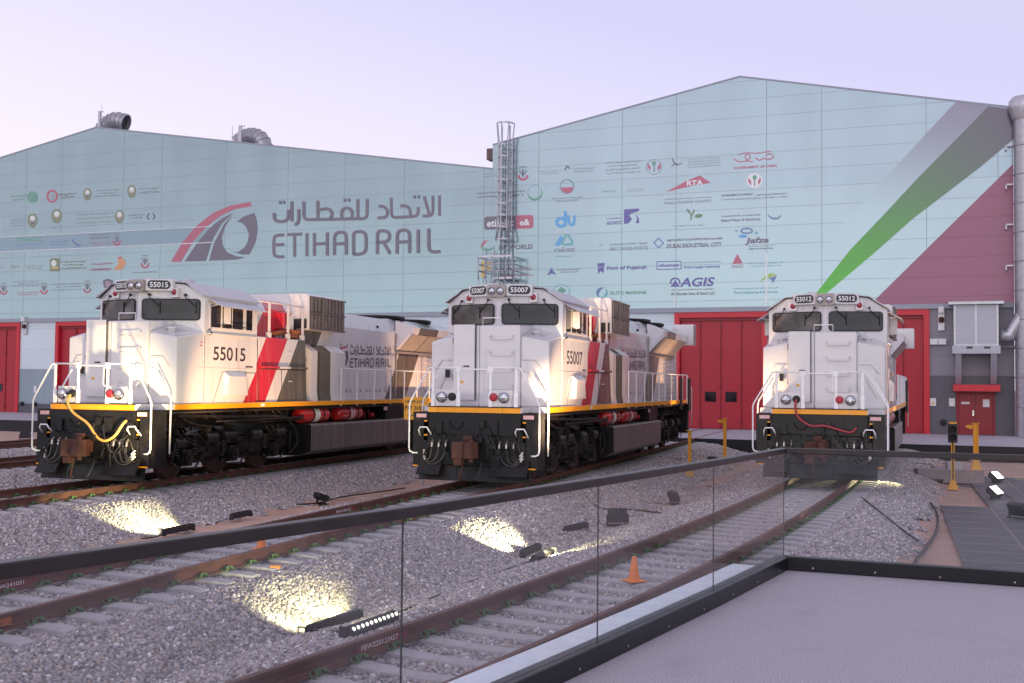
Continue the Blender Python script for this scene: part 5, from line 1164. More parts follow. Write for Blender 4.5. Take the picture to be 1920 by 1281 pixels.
def numbers(R, num):
    for s in (-1, 1):
        x = s*1.5615
        m = MB(); a, b = 2.57, 4.08
        if s > 0: put_text(m, num, (x, a, 2.955), (0, 1, 0), (0, 0, 1), b-a, .355, .014)
        else: put_text(m, num, (x, b, 2.955), (0, -1, 0), (0, 0, 1), b-a, .355, .014)
        m.build('side_number', M_text, R, flip=False)
        # illuminated style number panel above the windscreens
        m = MB(); U = Vector((.62, s*.25, 0)).normalized()
        c = Vector((s*.555, 1.55 + .25/.62*(.555-.24) - .007, 4.81)); c.y -= .0
        nrm = Vector((U.y, -U.x, 0))
        q = rrect(0, 0, .56, .215, .10)
        m.add([c + nrm*.004 + U*u + Vector((0, 0, v)) for u, v in q], [tuple(range(len(q)))])
        m.mat(1); put_text(m, num, c + nrm*.009 - U*.225 + Vector((0, 0, -.066)), U, (0, 0, 1), .45, .132, .02)
        m.build('number_panel', [M_louver, M_textw], R, flip=False)
        # company lettering on the long hood
        m = MB(); y0, y1, z0, z1 = 11.15, 14.35, 2.93, 3.70
        def hp(p): u = (p[0]-725)/(1802-725); v = (495-p[1])/(495-85); return Vector((s*1.1155, (y0 + (y1-y0)*u) if s > 0 else (y1 - (y1-y0)*u), z0 + (z1-z0)*v))
        for k, st_ in enumerate(AR_S + EN_S):
            P = [hp(p) + Vector((s*.0004*k, 0, 0)) for p in st_]; n = len(P); vs = []
            for i in range(n):
                d = (P[min(i+1, n-1)] - P[max(i-1, 0)]).normalized(); nn = Vector((0, -d.z, d.y))
                for sg in (1, -1): vs.append(P[i] + nn*(sg*.026))
            m.add(vs, [(2*i, 2*i+1, 2*i+3, 2*i+2) for i in range(n-1)])
        m.build('company_lettering', I_dk, R, flip=False)
        m = MB(); E1 = [((70, 518), (140, 400), (230, 290), (340, 205), (450, 158), (580, 133), (590, 160), (480, 180), (390, 222), (300, 292), (210, 392), (135, 518)), ((160, 515), (240, 395), (330, 290), (400, 238), (470, 203), (400, 270), (340, 370), (295, 512)), ((315, 511), (350, 392), (410, 280), (465, 215), (415, 300), (398, 360), (402, 410), (430, 455), (490, 482), (550, 488), (490, 505)), ((495, 258), (545, 225), (605, 203), (622, 250), (628, 310), (615, 390), (575, 470), (530, 472), (455, 450), (500, 455), (540, 430), (565, 390), (572, 340), (555, 295), (528, 268))]
        for k, pl in enumerate(E1):
            m.mat(0 if k == 0 else 1); m.add([hp((p[0]*1.0 + 60, p[1])) for p in pl], [tuple(range(len(pl)))])
        m.build('company_emblem', [M_redp, I_dk], R, flip=False)
for i, (num, lab) in enumerate((('55015', 'white diesel locomotive 55015 with a yellow jumper cable looped across its front'),
                                ('55007', 'white diesel locomotive 55007 in the middle, without a jumper cable'),
                                ('55012', 'white diesel locomotive 55012 with a red jumper cable, seen nearly head on'))):
    if i == 0: proto = make_loco(); L_ = proto
    else:
        L_ = LOCOS[0]; L_ = copy_tree(proto)
    if i == 0: LOCOS = []
    LOCOS.append(L_); tag(L_, lab, 'locomotive', 'white diesel locomotives before the halls')
    x, y, h = LOCO[i]; L_.location = (x, y, 0); L_.rotation_euler = (0, 0, -h)
for L_, num in zip(LOCOS, ('55015', '55007', '55012')): numbers(L_, num)
m = MB(); m.tube(smooth_path([(-.58, -.06, 2.08), (-.57, -.16, 1.90), (-.42, -.14, 1.66), (0, -.16, 1.42), (.30, -.20, 1.12), (.55, -.22, 1.03), (.80, -.2, 1.15), (.95, -.14, 1.40), (1.0, -.06, 1.50)]), .032, 8); m.build('jumper_cable', M_yhose, LOCOS[0])
m = MB(); m.tube(smooth_path([(-.56, -.08, 2.10), (-.57, -.16, 1.90), (-.50, -.16, 1.66), (-.20, -.16, 1.45), (.15, -.16, 1.45), (.50, -.18, 1.36), (.78, -.16, 1.30), (.92, -.10, 1.42)]), .03, 8); m.build('jumper_cable', M_rhose, LOCOS[2])
# ------------------------------------------------------------------ platform and glass balustrade
PZ = .80
c0 = Vector((2.49, 10.13, PZ)); dl = Vector((-1.85, -3.27, 0)).normalized(); drr = Vector((1.70, -1.05, 0)).normalized()
hr = [Vector((2.43, 9.94, 0)), Vector((1.50, 8.26, 0)), Vector((.515, 6.56, 0)), Vector((-.47, 4.89, 0)), Vector((-1.78, 2.90, 0)), Vector((-2.8, 1.35, 0)), Vector((-3.6, .1, 0)), Vector((-4.6, -1.5, 0))]
hrr = [Vector((2.43, 9.94, 0)), Vector((4.00, 9.28, 0)) if False else Vector((3.93, 9.32, 0)), Vector((5.60, 8.62, 0)), Vector((7.3, 7.9, 0)), Vector((9.0, 7.2, 0))]
hrr[1] = Vector((2.43, 9.94, 0)) + (Vector((4.229, 9.197, 0)) - Vector((2.43, 9.94, 0)))*.80
def off_line(P, d):
    out = []
    for i, p in enumerate(P):
        a, b = P[max(i-1, 0)], P[min(i+1, len(P)-1)]; t_ = (b-a).normalized(); out.append(p + Vector((t_.y, -t_.x, 0))*d)
    return out
pl = [Vector((p.x, p.y, 0)) for p in hr]; pr_ = [Vector((p.x, p.y, 0)) for p in hrr[1:]]
edge = list(reversed(pl)) + pr_ + [Vector((9, -6, 0)), Vector((-6, -6, 0))]
m = MB(); m.prism([(p.x, p.y) for p in edge], .55, PZ, 'z'); tag(m.build('platform', M_carpet), kind='structure')
m = MB(); e2 = [p*1.0 for p in edge]; m.prism([(p.x, p.y - .25) for p in edge], -.72, .545, 'z'); tag(m.build('platform_base', M_kerb), kind='structure')
def ribbon(mb, P, w0, w1, z0, z1):
    """strip between offsets w0 and w1 to the outside of the line"""
    A, B = off_line(P, w0), off_line(P, w1); n = len(P); vs = []
    for i in range(n):
        for q, z in ((A[i], z0), (B[i], z0), (B[i], z1), (A[i], z1)): vs.append((q.x, q.y, z))
    mb.add(vs, [(0, 1, 2, 3), tuple(4*(n-1)+j for j in (3, 2, 1, 0))] + [(4*i+j, 4*i+(j+1) % 4, 4*i+4+(j+1) % 4, 4*i+4+j) for i in range(n-1) for j in range(4)])
def balustrade(P, label, sign, ledge):
    root = empty('glass_balustrade', (P[0].x, P[0].y, PZ)); tag(root, label, 'balustrade', 'glass balustrades on the platform edge')
    loc = Vector((P[0].x, P[0].y, PZ)); Q = [p - Vector((P[0].x, P[0].y, 0)) for p in P]
    m = MB(); ribbon(m, Q, -.05*sign, .06*sign, .001, .12); ch = m.build('base_channel', M_kerb, root, bevel=.006)
    m = MB()
    for i in range(len(Q)-1):
        for k in range(3):
            p = Q[i].lerp(Q[i+1], (k+.5)/3); t_ = (Q[i+1]-Q[i]).normalized(); nn = Vector((-t_.y, t_.x, 0))*sign; m.cyl(p + nn*.05 + Vector((0, 0, .035)), p + nn*.054 + Vector((0, 0, .035)), .008, 8)
    m.build('channel_bolt', M_galvd, ch)
    m = MB(); ribbon(m, Q, -.030*sign, .030*sign, 1.025, 1.075); m.build('handrail', M_hrail, root, bevel=.006)
    for i in range(len(Q)-1):
        t_ = (Q[i+1]-Q[i]).normalized(); a, b = Q[i] + t_*.002, Q[i+1] - t_*.002; nn = Vector((-t_.y, t_.x, 0))*.004
        m = MB(); m.hexa([a-nn + Vector((0, 0, .122)), b-nn + Vector((0, 0, .122)), b+nn + Vector((0, 0, .122)), a+nn + Vector((0, 0, .122)), a-nn + Vector((0, 0, 1.024)), b-nn + Vector((0, 0, 1.024)), b+nn + Vector((0, 0, 1.024)), a+nn + Vector((0, 0, 1.024))])
        gp = m.build('glass_pane', [M_pane, M_paneedge], root)
        for p_ in gp.data.polygons:
            if p_.area < .1: p_.material_index = 1
    if ledge:
        m = MB(); ribbon(m, Q, .065*sign, .46*sign, -.05, .012); m.build('outer_ledge', M_ledge, root)
    root.location = loc
    return root
_t = [o for o in bpy.data.objects if o.name == 'railway_track.001'][0]; at_, LN_ = path_eval(PATHS['B']); pj = onz(6, 1158, -.02)
sj = min((hypot(at_(s)[0] + .7535*cos(at_(s)[2]) - pj.x, at_(s)[1] - .7535*sin(at_(s)[2]) - pj.y), s) for s in np.arange(0, LN_, .05))[1]
xj, yj, hj = at_(sj); m = MB()
for u0, u1 in ((-.033, -.011), (.011, .033)):
    q = [Vector((xj + (u+.7535)*cos(hj) + v*sin(hj), yj - (u+.7535)*sin(hj) + v*cos(hj), z)) for z in (-.126, -.042) for u, v in ((u0, -.34), (u1, -.34), (u1, .16), (u0, .16))]; m.hexa(q)
m.build('joint_bar', M_rustor, _t)
balustrade(hr, 'long glass balustrade with bronze handrail running from lower left to the platform corner', 1, True)
balustrade(hrr, 'glass balustrade along the far right edge of the carpeted platform', -1, False)

# ------------------------------------------------------------------ lamps, pools of light
def spot(parent, loc, target, power, angle, col, blend=.5, size=.12):
    d = bpy.data.lights.new('spot', 'SPOT'); d.energy = power; d.spot_size = radians(angle); d.spot_blend = blend; d.color = col; d.shadow_soft_size = size
    o = bpy.data.objects.new('spot', d); COL.objects.link(o); o.location = loc
    o.rotation_euler = (Vector(target) - Vector(loc)).to_track_quat('-Z', 'Y').to_euler()
    return o
WARM = (1, .57, .29); SOFTW = (1, .86, .64); COOLW = (1, .95, .48)
def loco_pt(i, x, y, z):
    X_, Y_, h = LOCO[i]; return Vector((X_ + x*cos(h) + y*sin(h), Y_ - x*sin(h) + y*cos(h), z))
def floodlight(px, py, yaw, label, lit=True, tilt=50, sc=1.0, group='floodlights lying between the tracks'):
    p = on_ground(px, py); root = empty('floodlight', p, yaw); tag(root, label, 'floodlight', group)
    root.scale = (sc, sc, sc)
    T = Matrix.Translation((0, 0, .20)) @ Matrix.Rotation(radians(tilt), 4, 'X')
    m = MB(); m.box(-.19, .19, -.14, .14, -.06, .05)
    for k in range(7): m.box(-.17 + k*.052, -.15 + k*.052, -.12, .12, -.10, -.06)
    m.v = [tuple(T @ Vector(v)) for v in m.v]; hb = m.build('lamp_head', M_lampb, root, bevel=.01)
    m = MB(); m.box(-.165, .165, -.115, .115, .051, .058); m.v = [tuple(T @ Vector(v)) for v in m.v]; m.build('lamp_face', M_glow if lit else M_glass, hb)
    m = MB(); m.box(-.22, -.20, -.025, .025, .0, .22); m.box(.20, .22, -.025, .025, .0, .22); m.box(-.22, .22, -.10, .10, 0, .02); m.build('bracket', M_lampb, root)
    return p
def led_bar(px, py, yaw, label, dots, up=.0, ln=.95):
    p = on_ground(px, py); root = empty('led_wash_bar', p + Vector((0, 0, .03)), yaw); tag(root, label, 'floodlight', 'led wash bars on the gravel')
    T = Matrix.Rotation(radians(up), 4, 'X')
    m = MB(); m.box(-ln/2, ln/2, -.06, .06, 0, .10); m.box(-ln/2, ln/2, -.045, .045, .10, .115)
    m.v = [tuple(T @ Vector(v)) for v in m.v]; m.build('bar_housing', M_lampb, root, bevel=.008)
    if dots:
        m = MB()
        for k in range(11): m.lathe([(0, .016), (.017, .010), (.022, 0)], (-ln/2 + ln*(k+.5)/11, 0, .116), n=10)
        m.v = [tuple(T @ Vector(v)) for v in m.v]; m.build('led_lenses', M_glow2, root)
    else:
        m = MB(); m.box(-ln/2+.03, ln/2-.03, -.03, .03, .116, .12); m.v = [tuple(T @ Vector(v)) for v in m.v]; m.build('led_cover', M_glass, root)
    m = MB(); m.box(-ln/2-.02, -ln/2, -.05, .05, -.03, .09); m.box(ln/2, ln/2+.02, -.05, .05, -.03, .09); m.build('end_bracket', M_lampb, root)
    return p
TA = pi/2 - .33                                     # along the tracks
b1 = led_bar(335, 1000, TA, 'flat black led bar on the gravel below the left locomotive, nearest of its pair', False)
b2 = led_bar(452, 972, TA, 'black led bar box under the left locomotive further back by the sand strip', False, ln=.75)
b3 = led_bar(628, 1180, TA - .1, 'black led wash bar in front of the bright white gravel pool in the foreground', False, ln=1.05)
b4 = led_bar(690, 1180, TA - .1, 'led wash bar with a row of glowing white lenses in the foreground', True, up=55)
b5 = led_bar(995, 1040, TA, 'dark led bar beside the light pool before the middle locomotive, left of a pair', False)
b6 = led_bar(1022, 1048, TA, 'led bar with its lit strip facing right before the middle locomotive', True, up=-70)
b7 = led_bar(1080, 996, TA - .2, 'pale grey led bar lying right of the middle locomotive in the trough', False)
f1 = floodlight(602, 945, 2.2, 'black floodlight lying on the sand strip between the left and middle locomotives', False, 20)
f2 = floodlight(1158, 985, .1, 'square black floodlight with a slotted frame on gravel behind the glass', False, 75, 1.1)
f3 = floodlight(1264, 945, 1.9, 'small black floodlight standing on sandy gravel right of the slotted one', False, 65)
f4 = floodlight(1338, 872, 2.4, 'lit floodlight just behind the handrail left of the second yellow post', True, 40)
f5 = floodlight(1422, 862, -2.5, 'lit floodlight just above the handrail beside the right hand locomotive', True, 40)
f6 = floodlight(1868, 908, .75, 'lit floodlight with white face beside the concrete block, further of the two at right', True, 42, 1.25, 'lit floodlights by the floor mats')
f7 = floodlight(1866, 938, .75, 'lit floodlight with white face on the rubber mats, nearer of the two at right', True, 42, 1.2, 'lit floodlights by the floor mats')
f8 = floodlight(1908, 972, 2.0, 'black floodlight turned away at the right edge beyond the glass', False, 60, 1.1)
f9 = floodlight(47, 824, .3, 'black floodlight on the sandy ground at the left edge beyond the rails', False, 70, 1.3)
z_ = Vector((0, 0, .28)); AL = Vector((sin(.33), cos(.33), 0))
# each lamp shines on a gravel bank or a locomotive
for e_ in (-.36, .36): spot(None, b1 + z_*.9 + AL*e_, on_ground(188, 976) + AL*e_, 560, 48, COOLW, .5, .08)
spot(None, b1 + z_ + Vector((-.2, 0, .1)), loco_pt(0, -.2, .9, 2.5), 4300, 36, (1, .76, .40), 1.0, .15)
spot(None, b2 + z_*1.3, loco_pt(0, 1.5, 3.2, 2.8), 2700, 42, WARM, 1)
spot(None, f1 + z_*1.3, loco_pt(0, 1.5, 6.3, 3.1), 1200, 56, WARM, 1)
assumed_lamp = loco_pt(0, 4.1, 15.0, 0); assumed_lamp.z = gz(assumed_lamp.x, assumed_lamp.y); root = empty('floodlight', assumed_lamp, 2.2); tag(root, 'lit floodlight hidden behind the middle locomotive, shining up at the left radiator wing', 'floodlight', 'floodlights lying between the tracks')  # assumed floodlight, itself unseen, added to light the wing underside
m = MB(); m.box(-.19, .19, -.14, .14, .08, .18); m.build('lamp_head', M_lampb, root); m = MB(); m.box(-.165, .165, -.115, .115, .181, .187); m.build('lamp_face', M_glow, root); m = MB(); m.box(-.22, .22, -.10, .10, 0, .02); m.box(-.22, -.195, -.03, .03, .02, .16); m.box(.195, .22, -.03, .03, .02, .16); m.build('bracket', M_lampb, root)
spot(None, assumed_lamp + z_, loco_pt(0, 1.4, 16.5, 3.6), 1900, 70, WARM, 1)
for e_ in (-.36, .36): spot(None, b3 + z_*.8 + AL*e_, on_ground(550, 1126) + AL*e_, 270, 56, COOLW, .6, .08)
spot(None, b4 + z_*.6, on_ground(760, 1128), 60, 70, COOLW, .6, .05)
for e_ in (-.36, .36): spot(None, b5 + z_*.9 + AL*e_, on_ground(885, 985) + AL*e_, 700, 54, COOLW, .5, .08)
spot(None, b6 + z_*.5, on_ground(1075, 1032), 180, 90, COOLW, .6, .05)
spot(None, b7 + z_, loco_pt(1, 1.56, 1.9, 2.35), 9000, 26, (1, .66, .36), 1)
spot(None, b5 + z_ + Vector((0, 0, .1)), loco_pt(1, 0, .9, 2.8), 350, 60, (1, .88, .86), .8, .2)
spot(None, f2 + z_*1.3, loco_pt(1, 1.5, 5.4, 3.5), 2600, 25, WARM, 1)
spot(None, f3 + z_*1.3, loco_pt(1, 1.3, 9.5, 3.6), 900, 30, WARM, 1)
spot(None, f4 + z_*1.3, loco_pt(1, 1.3, 17.0, 3.6), 1500, 44, WARM, 1)
spot(None, f5 + z_*1.3, loco_pt(1, 1.6, 19.5, 3.2), 700, 40, WARM, 1)
spot(None, f3 + z_*1.3 + Vector((0, 0, .05)), loco_pt(2, -1.5, 1.3, 2.3), 2600, 30, (1, .66, .36), 1)
spot(None, on_ground(1500, 990) + z_, loco_pt(2, 0, .9, 2.8), 250, 60, (1, .88, .88), .8, .2)  # added spot with no lamp body, brightens the right locomotive's front
spot(None, f6 + z_*1.3, loco_pt(2, 1.5, 5.5, 3.0), 5500, 34, WARM, 1)
spot(None, f7 + z_*1.3, loco_pt(2, 1.5, 2.5, 3.2), 2400, 32, WARM, 1)
spot(None, on_ground(1712, 916) + Vector((0, 0, .9)), on_ground(1622, 908), 600, 66, COOLW, .5, .05)  # assumed source with no lamp body, makes the pool on the bank
spot(None, on_ground(1935, 905) + Vector((0, 0, .3)), on_ground(1910, 868), 200, 70, COOLW, .5, .05)  # assumed source with no lamp body, lights the ground at the right edge

# ------------------------------------------------------------------ traffic cones
def cone(px, py, sc, label):
    p = on_ground(px, py); p.z = -.19; root = empty('traffic_cone', p, .4); tag(root, label, 'traffic cone', 'orange cones on the sleepers'); root.scale = (sc,)*3
    m = MB(); m.lathe([(.105, .02), (.10, .05), (.045, .46), (.040, .48), (0, .48)], (0, 0, 0), n=24); m.build('cone_body', M_cone, root)
    m = MB(); m.box(-.17, .17, -.17, .17, 0, .025); m.build('cone_base', M_cone, root, bevel=.01)
def rail_z(px, py):
    return onz(px, py, -.19)
for px, py, sc, lab in ((490, 1031, .62, 'small orange cone between the rails left of the first glass joint'), (1189, 1090, .62, 'small orange cone on a sleeper of the nearest curved track, behind the glass')):
    p = onz(px, py, -.19); root = empty('traffic_cone', p, .4); tag(root, lab, 'traffic cone', 'orange cones on the sleepers'); root.scale = (sc,)*3
    m = MB(); m.lathe([(.125, .02), (.12, .06), (.052, .50), (.045, .53), (0, .53)], (0, 0, 0), n=24); m.build('cone_body', M_cone, root)
    m = MB(); m.box(-.2, .2, -.2, .2, 0, .03); m.build('cone_base', M_cone, root, bevel=.01)
p = on_ground(516, 1071); m = MB(); m.box(-.07, .07, -.06, .06, 0, .06); o = m.build('orange_plastic_block', M_cone, bevel=.012); o.location = p + Vector((0, 0, .02)); tag(o, 'small orange plastic block lying on gravel beside the rail', 'block')

# ------------------------------------------------------------------ yellow posts, signal, blocks
def post(px, pyb, pyt, d, label, arm=0, w=.10, base=True, zb=None):
    p = on_ground(px, pyb) if zb is None else onz(px, pyb, zb); top = atd(px, pyt, p.y).z; h = top - p.z
    root = empty('yellow_post', p, -.33); tag(root, label, 'post', 'yellow steel posts by the tracks')
    m = MB(); m.box(-w/2, -w/2+.02, -w/2, w/2, .0, h); m.box(w/2-.02, w/2, -w/2, w/2, 0, h); m.box(-w/2+.02, w/2-.02, -.012, .012, 0, h-.01); m.build('steel_section', M_yellow, root)
    m = MB(); m.hexa([(-.16, -.12, 0), (.16, -.12, 0), (.16, .12, 0), (-.16, .12, 0), (-w/2-.005, -.06, .30), (w/2+.005, -.06, .30), (w/2+.005, .06, .30), (-w/2-.005, .06, .30)]); m.build('gusset_foot', M_yellow, root)
    m = MB(); m.box(-.12, .12, -.08, .08, h, h+.015)
    if arm: m.box(-.16, -w/2-.001, -.03, .03, h-.14, h-.06); m.hexa([(-.28, -.05, h-.13), (-.12, -.05, h-.19), (-.12, .05, h-.19), (-.28, .05, h-.13), (-.30, -.05, h-.07), (-.12, -.05, h-.05), (-.12, .05, h-.05), (-.30, .05, h-.07)])
    m.build('head_plate', M_yellow, root)
    return root, p, h
post(1293, 893, 808, 0, 'yellow steel post with black slot standing before the rear of the middle locomotive')
post(1359, 868, 785, 0, 'yellow post with a small arm in front of the large red gate', arm=1, w=.12)
bp_ = on_ground(1820, 910)
r_, p_, h_ = post(1830, 881, 794, 0, 'yellow post with a small arm standing on the concrete block at right', arm=1, w=.15, zb=-.12)
# two-aspect signal
p = on_ground(1787, 918); root = empty('shunting_signal', p, -.33); tag(root, 'black two lamp shunting signal on a yellow post at the foot of the gravel bank', 'signal')
top = atd(1787, 795, p.y).z - p.z; bot = atd(1787, 830, p.y).z - p.z
m = MB()
for s in (-1, 1): m.box(s*.052, s*.02, -.04, .04, .0, bot)
m.hexa([(-.16, -.12, 0), (.16, -.12, 0), (.16, .12, 0), (-.16, .12, 0), (-.06, -.05, .30), (.06, -.05, .30), (.06, .05, .30), (-.06, .05, .30)]); m.build('signal_post', M_yellow, root)
m = MB(); m.box(-.019, .019, -.02, .02, 0, bot); m.build('post_slot', M_lampb, root)
m = MB(); m.box(-.135, .135, -.09, .10, bot, top); hd = m.build('signal_head', M_lampb, root, bevel=.02)
for k in (.3, .72):
    zc = bot + (top-bot)*k; m = MB(); m.lathe([(.10, 0), (.10, .09), (.085, .09), (.085, .01), (0, .01)], (0, -.09, zc), (0, -1, 0), 20); m.build('signal_lens', M_rubber, hd)
m = MB(); m.box(-.11, .11, -.08, .08, top+.001, top+.055); m.build('yellow_cap', M_yellow, hd)
def bl(name, px0, px1, pyt, pyb, dep, mt, label, cat, zb=None):
    a = on_ground((px0+px1)/2, pyb) if zb is None else onz((px0+px1)/2, pyb, zb); k = a.y/F; w_ = (px1-px0)*k; h = (pyb-pyt)*k
    m = MB(); m.box(-w_/2, w_/2, 0, dep, 0, h); o = m.build(name, mt, bevel=.02); o.location = a; o.rotation_euler = (0, 0, -.12); tag(o, label, cat); return a
bl('concrete_block', 1770, 1844, 881, 907, 1.6, M_block, 'low concrete block carrying the yellow post right of the gravel bank', 'concrete block')
bl('concrete_block', 1722, 1768, 880, 899, .6, M_block, 'low concrete kerb block half buried in the gravel bank', 'concrete block')
bl('junction_box', 1778, 1804, 867, 881, .4, M_graybox, 'pale square junction box on the concrete block behind the signal', 'junction box', -.12)
bl('junction_box', 1821, 1838, 852, 866, .3, M_graybox, 'small pale box fixed behind the yellow post at right', 'junction box', -.1)
# marker sign between the left and middle locomotives
sp = atd(781, 766, 32.5); root = empty('marker_sign', (sp.x, sp.y, gz(sp.x, sp.y)), -.12); tag(root, 'orange yellow kilometre sign with black letters left of the middle locomotive', 'sign')
H_ = sp.z - root.location.z; m = MB()
q = rrect(0, H_, .74, .66, .06); m.prism(q, -.012, .012, 'y'); bd = m.build('sign_board', M_signy, root)
m = MB()
for tx, zc, w_, h in (('OMAD LC2', .20, .52, .075), ('PTT  2+525', .01, .60, .12), ('G=0.0005', -.20, .54, .095)): put_text(m, tx, (-.34 if zc > 0 else -.26, -.014, H_ + zc - h/2), (1, 0, 0), (0, 0, 1), w_, h, .03)
m.build('sign_lettering', M_text, bd, flip=False)
m = MB(); m.cyl((.2, .04, -.2), (.2, .04, H_+.2), .03, 10); m.build('sign_pole', M_galv, root)

# ------------------------------------------------------------------ floor mats and sand on the right
mz = -.655
def mpt(px, py): p = onz(px, py, mz + .035); return p
A_ = mpt(1763, 948); B_ = mpt(1813, 1075); 
u_ = (B_ - A_).normalized(); v_ = Vector((-u_.y, u_.x, 0)); n_ = 0
for row in range(3):
    for k in range(-9, 9):
        o_ = A_ + u_*(k*1.22) + v_*(row*1.20); 
        c_ = o_ + u_*.6 + v_*.6
        if row == 0 and k < 0: continue
        if wall_dist(c_.x, c_.y) < PAVE + 1.2: continue
        m = MB(); m.box(0, 1.205, 0, 1.185, 0, .035)
        for i in range(24): m.box(.03, 1.175, .03 + i*.0475, .048 + i*.0475, .0352, .040)
        m.mat(1); m.box(-.025, .0, 0, 1.19, 0, .041); m.box(0, 1.19, 1.186, 1.211, 0, .041)
        o = m.build('rubber_mat', [M_mat, M_seam]); o.matrix_world = Matrix(((u_.x, v_.x, 0, o_.x), (u_.y, v_.y, 0, o_.y), (0, 0, 1, mz), (0, 0, 0, 1))); n_ += 1
        o['group'] = 'dark rubber floor mats right of the gravel bank'; o['label'] = 'dark grey ribbed rubber mat laid on sand beside the gravel bank'; o['category'] = 'floor mat'
# cables
def cable(px, label, r=.014, lift=.02):
    pts = [on_ground(*q) + Vector((0, 0, lift)) for q in px]; m = MB(); m.tube(smooth_path(pts, 8), r, 6); o = m.build('power_cable', M_cable); tag(o, label, 'cable', 'black power cables on the ground')
cable([(1615, 935), (1640, 955), (1665, 975), (1690, 995), (1722, 1018)], 'black cable running down the gravel bank beside the right hand track', .018, .035)
cable([(1702, 873), (1740, 880), (1772, 895), (1800, 912), (1826, 915), (1860, 912)], 'black cable from the gravel crest past the signal foot to the lamps', .018, .03)
cable([(1712, 870), (1740, 872), (1765, 879)], 'short black cable leading to the pale junction box', .015, .03)
cable([(1745, 945), (1757, 965), (1757, 995), (1740, 1025), (1720, 1050), (1708, 1078)], 'bundle of black cables along the edge of the sand and mats', .03, .03)
cable([(1880, 925), (1905, 945), (1918, 960)], 'black cable behind the two lit floodlights on the mats', .014, .05)
cable([(1066, 905), (1095, 930), (1125, 955), (1180, 958), (1240, 965)], 'black cable looping over gravel behind the slotted floodlight', .016, .035)
cable([(556, 948), (600, 945), (640, 934), (700, 926), (760, 917)], 'black cable along the sand strip before the middle locomotive', .02, .03)
cable([(560, 1180), (640, 1190), (720, 1165), (800, 1130), (880, 1095), (960, 1068), (1010, 1050)], 'black cable linking the led bars in the foreground', .014, .03)
cable([(1235, 858), (1265, 862), (1290, 866)], 'black cable crossing the gravel behind the rear of the middle locomotive', .02, .03)
cable([(310, 1003), (290, 1010), (265, 1013)], 'short black cable trailing from the left led bar', .014, .03)

# ------------------------------------------------------------------ things on and above the halls
def hw(px, py, off): s_, z = wall(px, py, off); return W0 + WU*s_ + WN*off + Vector((0, 0, z))
def hallthing(name, label, cat, group=None): o = empty(name, mw=WMAT); tag(o, label, cat, group); return o
def wall_lamp(px, py, label):
    s_, z = wall(px, py, .1); r = hallthing('wall_luminaire', label, 'wall lamp', 'wall luminaires beside the gates')
    m = MB(); m.box(s_-.17, s_+.17, -.14, -.045, z-.75, z+.55); m.build('back_plate', M_galv, r, bevel=.02)
    m = MB(); m.box(s_-.14, s_+.14, -.42, -.141, z+.18, z+.52); m.build('lamp_box', M_sticker, r, bevel=.03)
    m = MB(); m.lathe([(.12, 0), (.14, .1), (.14, .22), (.1, .3)], (s_, -.25, z-.32)); m.build('camera_dome', M_rustc, r)
wall_lamp(1765, 594, 'grey wall luminaire right of the gate behind the right hand locomotive')
wall_lamp(47.5, 608, 'grey wall luminaire between the two gates at the far left')
def plaque(px, py, w_, h, label, mt, cat='wall sign', name='wall_notice', d=.03, off=.05):
    s_, z = wall(px, py, off); k = 26; m = MB(); m.box(s_-w_/2, s_+w_/2, -off-d, -off+.02, z-h/2, z+h/2); o = m.build(name, mt, bevel=.01); o.matrix_world = WMAT; tag(o, label, cat)
    return o
plaque(1749.5, 754, .30, .42, 'white notice with a warning triangle nearest the big red gate at right', M_sticker)
plaque(1785, 754.5, .30, .42, 'plain white notice left of the red personnel doors', M_sticker)
plaque(66, 730, .26, .50, 'small white box on the blue grey wall between the left gates', M_sticker)
plaque(1752, 641, .45, .32, 'left of two pale emergency light boxes on the grey wall', M_galv, 'emergency light', 'emergency_light', .2)
plaque(1766, 641, .45, .32, 'right of two pale emergency light boxes on the grey wall', M_galv, 'emergency light', 'emergency_light', .2)
s_, z = wall(1749.5, 755.5, .1); m = MB(); m.add([(s_-.09, -.084, z-.08), (s_+.09, -.084, z-.08), (s_, -.084, z+.09)], [(0, 1, 2)]); o = m.build('warning_triangle', M_yellow); o.parent = bpy.data.objects['wall_notice']; 
for px, py, lab in ((1769, 792, 'small black socket on the dark wall behind the signal'), (42, 757, 'small black socket on the plinth beside the far left gate'), (66, 758, 'small black socket under the white box at far left')):
    s_, z = wall(px, py, .05); m = MB(); m.lathe([(.16, .0), (.16, .12), (.10, .16), (0, .16)], (s_, -.045, z), (0, -1, 0), 14); o = m.build('wall_socket', M_rubber); o.matrix_world = WMAT; tag(o, lab, 'socket')
